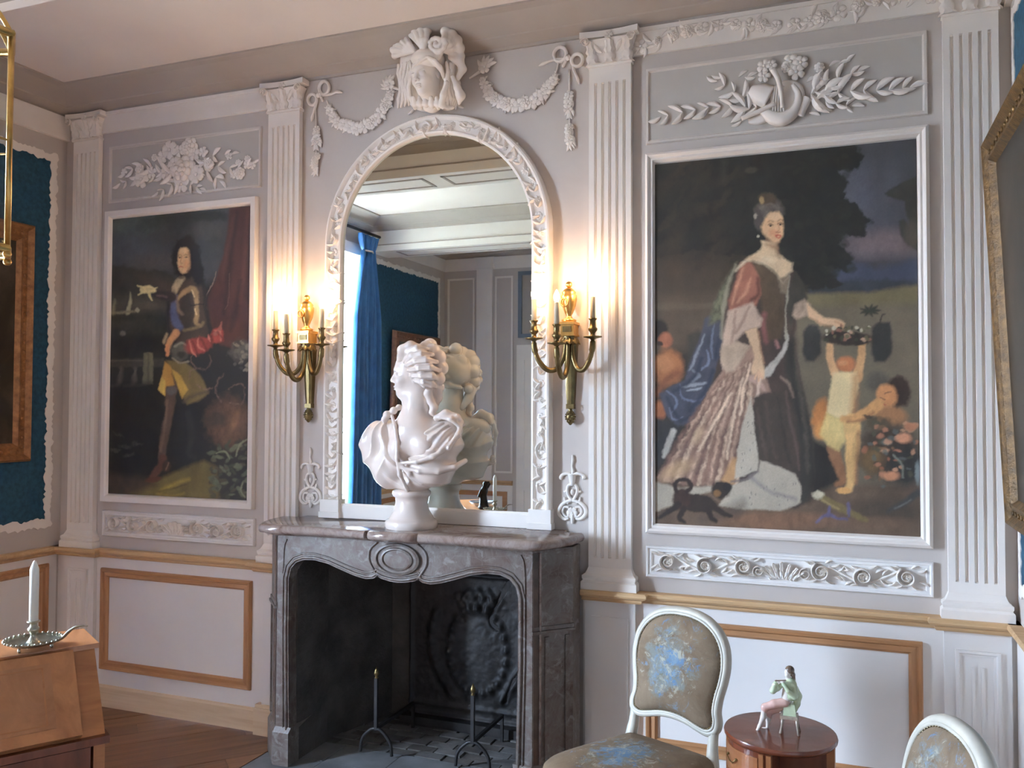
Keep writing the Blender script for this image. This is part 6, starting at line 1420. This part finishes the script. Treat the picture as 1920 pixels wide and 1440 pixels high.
CP = hz(62, 1216, .940); cx, cy = CP.x, CP.y
cs_ = empty('chamber_candlestick', (cx, cy, .940), 0, 'tarnished chamber candlestick with beaded tray on the desk', 'candlestick')
MB().lathe([(.001, .952), (.045, .952), (.062, .956), (.074, .964), (.0755, .967), (.066, .961), (.045, .957), (.022, .957), (.014, .966), (.008, .976), (.008, .986), (.015, .992), (.016, 1.000), (.010, 1.006), (.009, 1.014), (.018, 1.018), (.018, 1.021), (.012, 1.022)], (cx, cy, 0), 28).build('tray', M_silver, cs_, True)
for i in range(30):
    a = 2*PI*i/30; MB().ball((cx+.0765*math.cos(a), cy+.0765*math.sin(a), .968), .0042, 6, 5).build('bead', M_silver, cs_, True)
for a in (.6, 2.7, 4.8): MB().lathe([(.004, .940), (.005, .946), (.003, .955)], (cx+.05*math.cos(a), cy+.05*math.sin(a), 0), 8).build('foot', M_silver, cs_, True)
hd = [CP+_r*a+Vector((0, 0, b)) for a, b in ((.070, .024), (.088, .034), (.104, .050), (.122, .062), (.140, .066), (.160, .066))]
MB().tube(cat_rom(hd, 5), [.005]*12+[.004]*6+[.0035, .003, .003, .003, .0025, .002, .002, .002], 8).build('handle', M_silver, cs_, True)
tag(MB().lathe([(.0125, 1.021), (.0125, 1.172), (.0115, 1.176), (.004, 1.195), (.001, 1.198)], (cx, cy, 0), 16).build('candle', M_candle, None, True), 'tall unlit white candle in the candlestick on the desk', 'candle')
# dark statuette and a dish further along the desk top (seen in the mirror)
sx, sy = -2.385, -1.985
st = empty('bronze_statuette', (sx, sy, .940), 0, 'small dark bronze statuette on the desk, seen in the mirror', 'statuette')
S = SDF((sx-.06, sy-.06, .93), (sx+.06, sy+.06, 1.16), .0035); q = lambda a, b, c: (sx+a, sy+b, .94+c)
S.ell(q(0, 0, .012), (.042, .042, .016), .006); S.cap(q(.0, 0, .02), q(-.005, 0, .09), .034, .026, .012); S.ell(q(.004, 0, .13), (.026, .03, .035), .012); S.ell(q(.012, 0, .178), .020, .008)
S.cap(q(-.01, .025, .13), q(-.032, .02, .09), .010, .008, .006); S.cap(q(.012, -.02, .14), q(.035, -.02, .175), .010, .009, .006); S.cap(q(.01, 0, .18), q(.036, 0, .19), .010, .008, .006)
S.build('figure', M_blackcore, st)
ds = empty('porcelain_dish', (-2.47, -2.14, .940), 0, 'white and blue porcelain dish on the desk, seen in the mirror', 'dish')
MB().lathe([(.04, .940), (.045, .944), (.075, .958), (.086, .974), (.0845, .975), (.072, .962), (.04, .950), (.001, .949)], (-2.47, -2.14, 0), 28).build('bowl', M_porc, ds, True)
MB().tube([(-2.47+.0855*math.cos(a), -2.14+.0855*math.sin(a), .975) for a in np.linspace(0, 2*PI, 28, endpoint=False)], .0022, 6, True).build('blue_rim', M_curtain, ds, True)

# ================================================================== chairs
def chair(loc, rz, label):
    r_ = empty('upholstered_chair', loc, rz, label, 'chair', 'white tapestry chairs')
    ly = lambda z: max(0, z-.44)*.20
    half = [(0, .915), (.055, .911), (.110, .893), (.155, .858), (.182, .810), (.190, .755), (.184, .700), (.173, .650), (.170, .605), (.178, .572), (.172, .545), (.145, .533), (.105, .540), (.055, .553), (0, .558)]
    cur = [(a, b) for a, b in half]+[(-a, b) for a, b in reversed(half[1:-1])]
    C3 = cat_rom([(a, ly(b), b) for a, b in cur], 4, True)
    MB().tube(C3, .0140, 10, True, 1.45, (0, 1, 0)).build('back_frame', M_frame_w, r_, True, local=True)
    cxz = (0, .725); sc_ = lambda p, s: Vector((p.x*s, ly(cxz[1]+(p.z-cxz[1])*s), cxz[1]+(p.z-cxz[1])*s))
    MB().tube([sc_(p, .955)+Vector((0, -.017, 0)) for p in C3], .0055, 6, True).build('inner_bead', M_frame_w, r_, True, local=True)
    rings = [[sc_(p, s)+Vector((0, -b, 0)) for p in C3] for s, b in ((.96, -.012), (.95, .004), (.90, .022), (.80, .034), (.60, .043), (.35, .048), (.1, .050), (.01, .050))]
    MB().loft(rings).build('back_pad', M_tap, r_, True, local=True)
    MB().loft([[sc_(p, s)+Vector((0, b, 0)) for p in C3][::-1] for s, b in ((.96, .010), (.9, .014), (.5, .018), (.01, .018))]).build('back_lining', M_tap, r_, True, local=True)
    nb = MB(); L = len(C3)
    for i in range(0, L):
        p = sc_(C3[i], .925)+Vector((0, -.016, 0)); nb.ball(p, .0036, 5, 4)
    nb.build('nail_heads', M_studs, r_, True, local=True)['kind'] = 'stuff'
    for s in (-1, 1):
        MB().tube(cat_rom([(s*.168, .022, .560), (s*.166, .010, .50), (s*.172, .0, .43), (s*.176, .012, .25), (s*.182, .055, .01)], 4), [.017, .017, .017, .018, .019, .020, .021, .022, .023, .022, .021, .020, .019, .017, .016, .015, .014], 8).build('rear_leg', M_frame_w, r_, True, local=True)
    # seat
    so = [(0, -.475), (.10, -.472), (.19, -.455), (.235, -.42), (.248, -.36), (.238, -.26), (.215, -.13), (.190, -.01), (.175, .012), (.10, .018), (0, .018)]
    so = so+[(-a, b) for a, b in reversed(so[1:-1])]; SC3 = cat_rom([(a, b, 0) for a, b in so], 3, True)
    cc = Vector((0, -.22, 0)); sq = lambda s, z: [(cc.x+(p.x-cc.x)*s, cc.y+(p.y-cc.y)*s, z) for p in SC3]
    MB().loft([sq(1.0, .355), sq(1.015, .36), sq(1.015, .385), sq(1.0, .395), sq(1.0, .408), sq(.96, .410)]).build('seat_rail', M_frame_w, r_, True, 40, local=True)
    MB().loft([sq(.985, .405), sq(.995, .425), sq(.975, .445), sq(.92, .460), sq(.78, .472), sq(.5, .482), sq(.2, .486), sq(.01, .487)]).build('seat_pad', M_tap2, r_, True, local=True)
    nb = MB()
    for p in sq(.998, .412): nb.ball(p, .0036, 5, 4)
    nb.build('nail_heads', M_studs, r_, True, local=True)['kind'] = 'stuff'
    for s in (-1, 1):
        MB().tube(cat_rom([(s*.205, -.41, .385), (s*.225, -.435, .33), (s*.222, -.43, .22), (s*.205, -.405, .10), (s*.215, -.425, .02), (s*.222, -.437, .012)], 4), [.034, .034, .033, .032, .030, .028, .026, .024, .022, .021, .020, .018, .017, .016, .016, .016, .016, .017, .016, .015, .012], 8).build('front_leg', M_frame_w, r_, True, local=True)
    return r_
chair((-.585, -.60, 0), math.radians(-23.4), 'white chair with floral tapestry seat and back beside the mantelpiece')
chair((.158, -1.472, 0), math.radians(-70), 'white tapestry chair cut off at the bottom right corner, right of the drum table')

# ================================================================== small drum table with figurine
tx, ty, TZ = -.180, -1.060, .720
tb = empty('drum_table', (tx, ty, 0), 0, 'small round mahogany drum table between the two chairs', 'table')
MB().lathe([(.001, TZ-.020), (.140, TZ-.020), (.152, TZ-.018), (.1575, TZ-.012), (.1585, TZ-.006), (.156, TZ), (.001, TZ)], (tx, ty, 0), 48).build('top', M_mahog, tb, True, 40)
ring_ = [(tx+.146*math.cos(math.radians(a)), ty+.146*math.sin(math.radians(a))) for a in range(-12, 266, 4)]
MB().prism(ring_+[(tx+.01*math.cos(math.radians(265)), ty+.01*math.sin(math.radians(265)))], lambda a, b, z: (a, b, z), .44, TZ-.02).build('drum', M_mahog, tb)
MB().lathe([(.001, .42), (.150, .42), (.152, .43), (.150, .44), (.001, .44)], (tx, ty, 0), 40).build('bottom_board', M_mahog, tb, True, 40)
M_satin = wood('satinwood', (.26, .09, .035), (.36, .15, .06), (4, 4, 18), .3, coat=.3)
def curved(a0, a1, z0, z1, r0, r1, nm, mat, par):
    A = [math.radians(a) for a in np.linspace(a0, a1, 14)]
    return MB().prism([(tx+r1*math.cos(a), ty+r1*math.sin(a)) for a in A]+[(tx+r0*math.cos(a), ty+r0*math.sin(a)) for a in reversed(A)], lambda a, b, z: (a, b, z), z0, z1).build(nm, mat, par)
for z0, z1 in ((.615, .685), (.535, .605), (.455, .525)):
    d_ = curved(186, 250, z0, z1, .140, .150, 'drawer', M_satin, tb)
    for a in (204, 222):
        ar = math.radians(a); p = Vector((tx+.1525*math.cos(ar), ty+.1525*math.sin(ar), (z0+z1)/2+.008))
        MB().ball(p, .004, 8, 6).build('stud', M_brass, d_, True)
    P0, P1 = [Vector((tx+.156*math.cos(math.radians(a)), ty+.156*math.sin(math.radians(a)), (z0+z1)/2+.006)) for a in (204, 222)]
    MB().tube([P0, P0.lerp(P1, .3)+Vector((0, 0, -.012)), P0.lerp(P1, .7)+Vector((0, 0, -.012)), P1], .0016, 6).build('bail_handle', M_brass, d_, True)
for a in (182, 254, 262, 350): curved(a-2.5, a+2.5, .44, TZ-.022, .130, .152, 'stile', M_satin, tb)
MB().box(tx-.002, tx+.09, ty-.06, ty+.06, .56, .568).build('shelf', M_mahog, tb)
for a in (45, 135, 225, 315):
    ar = math.radians(a); MB().tube([(tx+.125*math.cos(ar), ty+.125*math.sin(ar), .43), (tx+.13*math.cos(ar), ty+.13*math.sin(ar), .2), (tx+.14*math.cos(ar), ty+.14*math.sin(ar), .0)], [.014, .011, .008], 8).build('leg', M_mahog, tb, True)

FYY = -1.06
fg = empty('flute_player_figurine', tuple(hz(1450, 1370, TZ)), 0, 'porcelain figurine of a seated flute player on the drum table', 'figurine')
fq = lambda px, py, d=0.: np.array(hy(px, py, FYY-d))
lo, hi = np.array(hy(1405, 1385, FYY))-np.array((.0, .07, .0)), np.array(hy(1512, 1245, FYY))+np.array((.0, .07, .0)); lo[2] = TZ-.001
H_ = .0018
S = SDF(lo, hi, H_)
head(S, fq(1478.5, 1261), (-.8, -.6, 0), .030, k=.06)
S.cap(fq(1479, 1268), fq(1479, 1276), .0055, .006, .004); S.cap(fq(1479, 1282), fq(1476, 1308), .0145, .016, .008)
S.chain([fq(1455, 1277, .016), fq(1460, 1279, .018)], [.0045, .004], .003); S.chain([fq(1467, 1279, .022), fq(1470, 1278, .02)], [.0045, .004], .003)
for a, d in (((1418, 1373), .012), ((1436, 1366), -.012)): pass
S.chain([fq(1433, 1328, .010), fq(1431, 1345, .012), fq(1424, 1362, .014), fq(1420, 1370, .018)], [.0085, .0080, .0055, .005], .004); S.ell(fq(1416, 1373, .02), (.0095, .0055, .004), .003)
S.chain([fq(1440, 1336, -.006), fq(1441, 1350, -.008), fq(1439, 1362, -.008)], [.0085, .0075, .005], .004); S.ell(fq(1433, 1366, -.006), (.009, .0055, .004), .003)
S.build('body', M_porc, fg)
S = SDF(lo, hi, H_)
S.chain([fq(1472, 1317, .006), fq(1452, 1320, .010), fq(1434, 1326, .010), fq(1433, 1334, .010)], [.014, .0125, .0105, .0085], .005)
S.chain([fq(1474, 1319, -.006), fq(1456, 1328, -.008), fq(1441, 1335, -.007), fq(1441, 1344, -.008)], [.014, .012, .0105, .0085], .005)
S.build('breeches', M_ppink, fg)
S = SDF(lo, hi, H_)
S.cap(fq(1482, 1281), fq(1481, 1304), .0165, .017, .006); S.chain([fq(1472, 1281, .010), fq(1459, 1290, .012), fq(1449, 1295, .014), fq(1453, 1284, .018), fq(1456, 1278, .016)], [.0075, .0075, .0085, .007, .0055], .004)
S.chain([fq(1489, 1284, .006), fq(1491, 1297, .014), fq(1490, 1307, .018), fq(1478, 1296, .026), fq(1468, 1281, .022)], [.008, .008, .008, .0065, .005], .004)
S.chain([fq(1490, 1290, -.004), fq(1496, 1305, -.006), fq(1494, 1320, -.006), fq(1490, 1333, -.006)], [.010, .011, .009, .006], .005)
S.ell(fq(1468, 1297, .006), (.010, .010, .022), .004, None, True)
S.build('coat', M_pcoat, fg)
S = SDF(lo, hi, H_); S.ell(fq(1481, 1256, -.002), (.013, .0135, .012), .004); S.ell(fq(1486, 1264, -.002), .0075, .004); S.chain([fq(1487, 1266, 0), fq(1490, 1275, -.004)], [.006, .003], .003)
S.build('hair', M_phair, fg)
p0, p1 = fq(1453, 1276.5, .020), fq(1474, 1275.5, .024); MB().tube([tuple(p0), tuple(p1)], .0018, 8).build('flute', M_phair, fg)
sm = fq(1481, 1342); M_stool = pm('glazed_brown_white', (.40, .33, .26), .2, coat=.5, var=.3, scale=60)
sl_ = MB().box(sm[0]-.026, sm[0]+.022, FYY-.022, FYY+.022, sm[2]-.005, sm[2]+.004).build('stool_seat', M_stool, fg)
MB().loft([[(sm[0]-.018, FYY-.016, sm[2]+.004), (sm[0]+.018, FYY-.016, sm[2]+.004), (sm[0]+.018, FYY+.016, sm[2]+.004), (sm[0]-.018, FYY+.016, sm[2]+.004)], [(sm[0]-.016, FYY-.014, sm[2]+.036), (sm[0]+.014, FYY-.014, sm[2]+.036), (sm[0]+.014, FYY+.014, sm[2]+.036), (sm[0]-.016, FYY+.014, sm[2]+.036)]]).build('coat_skirt', M_pcoat, fg)
for a in (-1, 1):
    for b in (-1, 1): MB().tube([(sm[0]+a*.019, FYY+b*.018, sm[2]), (sm[0]+a*.021, FYY+b*.019, (sm[2]+TZ)/2), (sm[0]+a*.025, FYY+b*.021, TZ)], [.004, .003, .0045], 8).build('stool_leg', M_stool, fg, True)

# ================================================================== hanging lantern at the left edge of the view
LP = CAM+ray(17.5, 260)*2.0; LC = LP-_r*.125; lx, lyy = LC.x, LC.y
zt_, zb_ = (CAM+ray(17.5, 60)*2.0).z, (CAM+ray(17.5, 466)*2.0).z
ln = empty('hanging_lantern', (lx, lyy, zb_), 0, 'brass and glass hanging lantern cut off at the left edge', 'lantern')
vt = [(lx+.125*math.cos(YAW+k*PI/3), lyy+.125*math.sin(YAW+k*PI/3)) for k in range(6)]
for a, b in vt: MB().tube([(a, b, zb_), (a, b, zt_)], .0065, 8).build('upright', M_gilt, ln, True)
for z, rr in ((zb_, .010), (zt_, .010), ((zb_+zt_)/2, .003)):
    MB().tube([(a, b, z) for a, b in vt], rr, 8, True).build('hoop', M_gilt, ln, True)
for k in range(6):
    (a, b), (c_, d_) = vt[k], vt[(k+1) % 6]; MB().add([(a, b, zb_+.008), (c_, d_, zb_+.008), (c_, d_, zt_-.008), (a, b, zt_-.008)], [(0, 1, 2, 3)]).build('pane', M_glass, ln)
    MB().ball((a, b, zb_-.014), .010, 8, 6).build('ball_foot', M_gilt, ln, True)
    MB().tube(cat_rom([(a, b, zt_), (lx+(a-lx)*.72, lyy+(b-lyy)*.72, zt_+.055), (lx+(a-lx)*.35, lyy+(b-lyy)*.35, zt_+.10), (lx, lyy, zt_+.17)], 4), .006, 6).build('crown_rib', M_gilt, ln, True)
MB().lathe([(.03, zt_+.165), (.018, zt_+.18), (.022, zt_+.20), (.004, zt_+.215)], (lx, lyy, 0), 14).build('crown', M_gilt, ln, True)
z = zt_+.215
while z < ZC-.02:
    MB().tube([(lx+.009*math.cos(a)*(1 if int(z*40) % 2 else 0), lyy+.009*math.cos(a)*(0 if int(z*40) % 2 else 1), z+.016+.018*math.sin(a)) for a in np.linspace(0, 2*PI, 10, endpoint=False)], .0022, 5, True).build('chain_link', M_brass, ln, True); z += .028
MB().lathe([(.001, ZC), (.035, ZC), (.028, ZC-.02), (.008, ZC-.032)], (lx, lyy, 0), 16).build('ceiling_rose', M_gilt, ln, True)
MB().lathe([(.04, zb_+.004), (.018, zb_+.02), (.010, zb_+.05), (.016, zb_+.055), (.016, zb_+.06)], (lx, lyy, 0), 14).build('candle_holder', M_gilt, ln, True)
MB().lathe([(.010, zb_+.06), (.010, zb_+.16), (.002, zb_+.165)], (lx, lyy, 0), 12).build('candle_sleeve', M_candle, ln, True)

# ================================================================== curtain and rod by the window
def drape(nm, mat, z0, z1, f_, cu):
    U, V_ = 60, 24; vs = []; fs = []
    for j in range(V_+1):
        t = j/V_; z = z0+(z1-z0)*t
        for i in range(U+1):
            u = i/U; w, off, am = f_(t); ph = u*2*PI*6.5+.4*math.sin(3*t)
            vs.append((-4.08+am*math.sin(ph)+.012*math.sin(ph*.5+2), -3.46+off+(u-.5)*w, z))
    n_ = len(vs)
    fs = [(j*(U+1)+i, j*(U+1)+i+1, (j+1)*(U+1)+i+1, (j+1)*(U+1)+i) for j in range(V_) for i in range(U)]
    o = put(nm, mesh(nm, [(a+4.08, b+3.46, c-.02) for a, b, c in vs], fs, mat, True), cu, local=True)
    md = o.modifiers.new('thickness', 'SOLIDIFY'); md.thickness = .004; return o
for yy, lb in ((-3.20, 'long blue satin curtain beside the bright window, seen in the mirror'), (-2.06, 'added unseen blue satin curtain blocking daylight on the side of the window nearer the fireplace')):  # second curtain added out of view; keeps daylight off the back wall's left end
    cu = empty('window_curtain', (-4.08, yy, .02), 0, lb, 'curtain', 'window curtains')
    drape('cloth', M_curtain, .02, 3.10, lambda t, w_=(.58 if yy < -3 else .42): ((w_-.16*t)*(1 if t < .8 else 1-2.6*(t-.8)), .02-.05*t, .04-.014*t), cu)
    drape('heading', M_curtain, 3.09, 3.235, lambda t: (.20+.12*t, -.03, .02+.012*t), cu)
    MB().tube([(-4.08, yy-.13, 3.09), (-4.03, yy-.03, 3.085), (-4.08, yy+.07, 3.09)], .008, 8).build('tie_cord', M_white, cu, True)
tag(MB().tube([(-4.08, -1.80, 3.262), (-4.08, -3.46, 3.262)], .013, 10).ball((-4.08, -3.47, 3.262), .022).ball((-4.08, -1.79, 3.262), .022).build('curtain_rod', M_iron, None, True), 'dark curtain rod above the window, seen in the mirror', 'curtain rod')

# hairline gap between plaster elements and the walls they hang on
for o in list(SC.objects):
    if o.parent is None:
        k_ = o.name.split('.')[0]
        if k_ == 'fluted_pilaster': o.location.y -= .002
        elif k_ == 'plaster_mask': o.location.z += .010; o.location.y -= .004
        elif k_ in ('flat_pilaster', 'overdoor_panel', 'tall_wall_panel'): o.location.y += .002
        elif k_ == 'fabric_panel': o.location.x += .002 if o.location.x < -1 else -.002
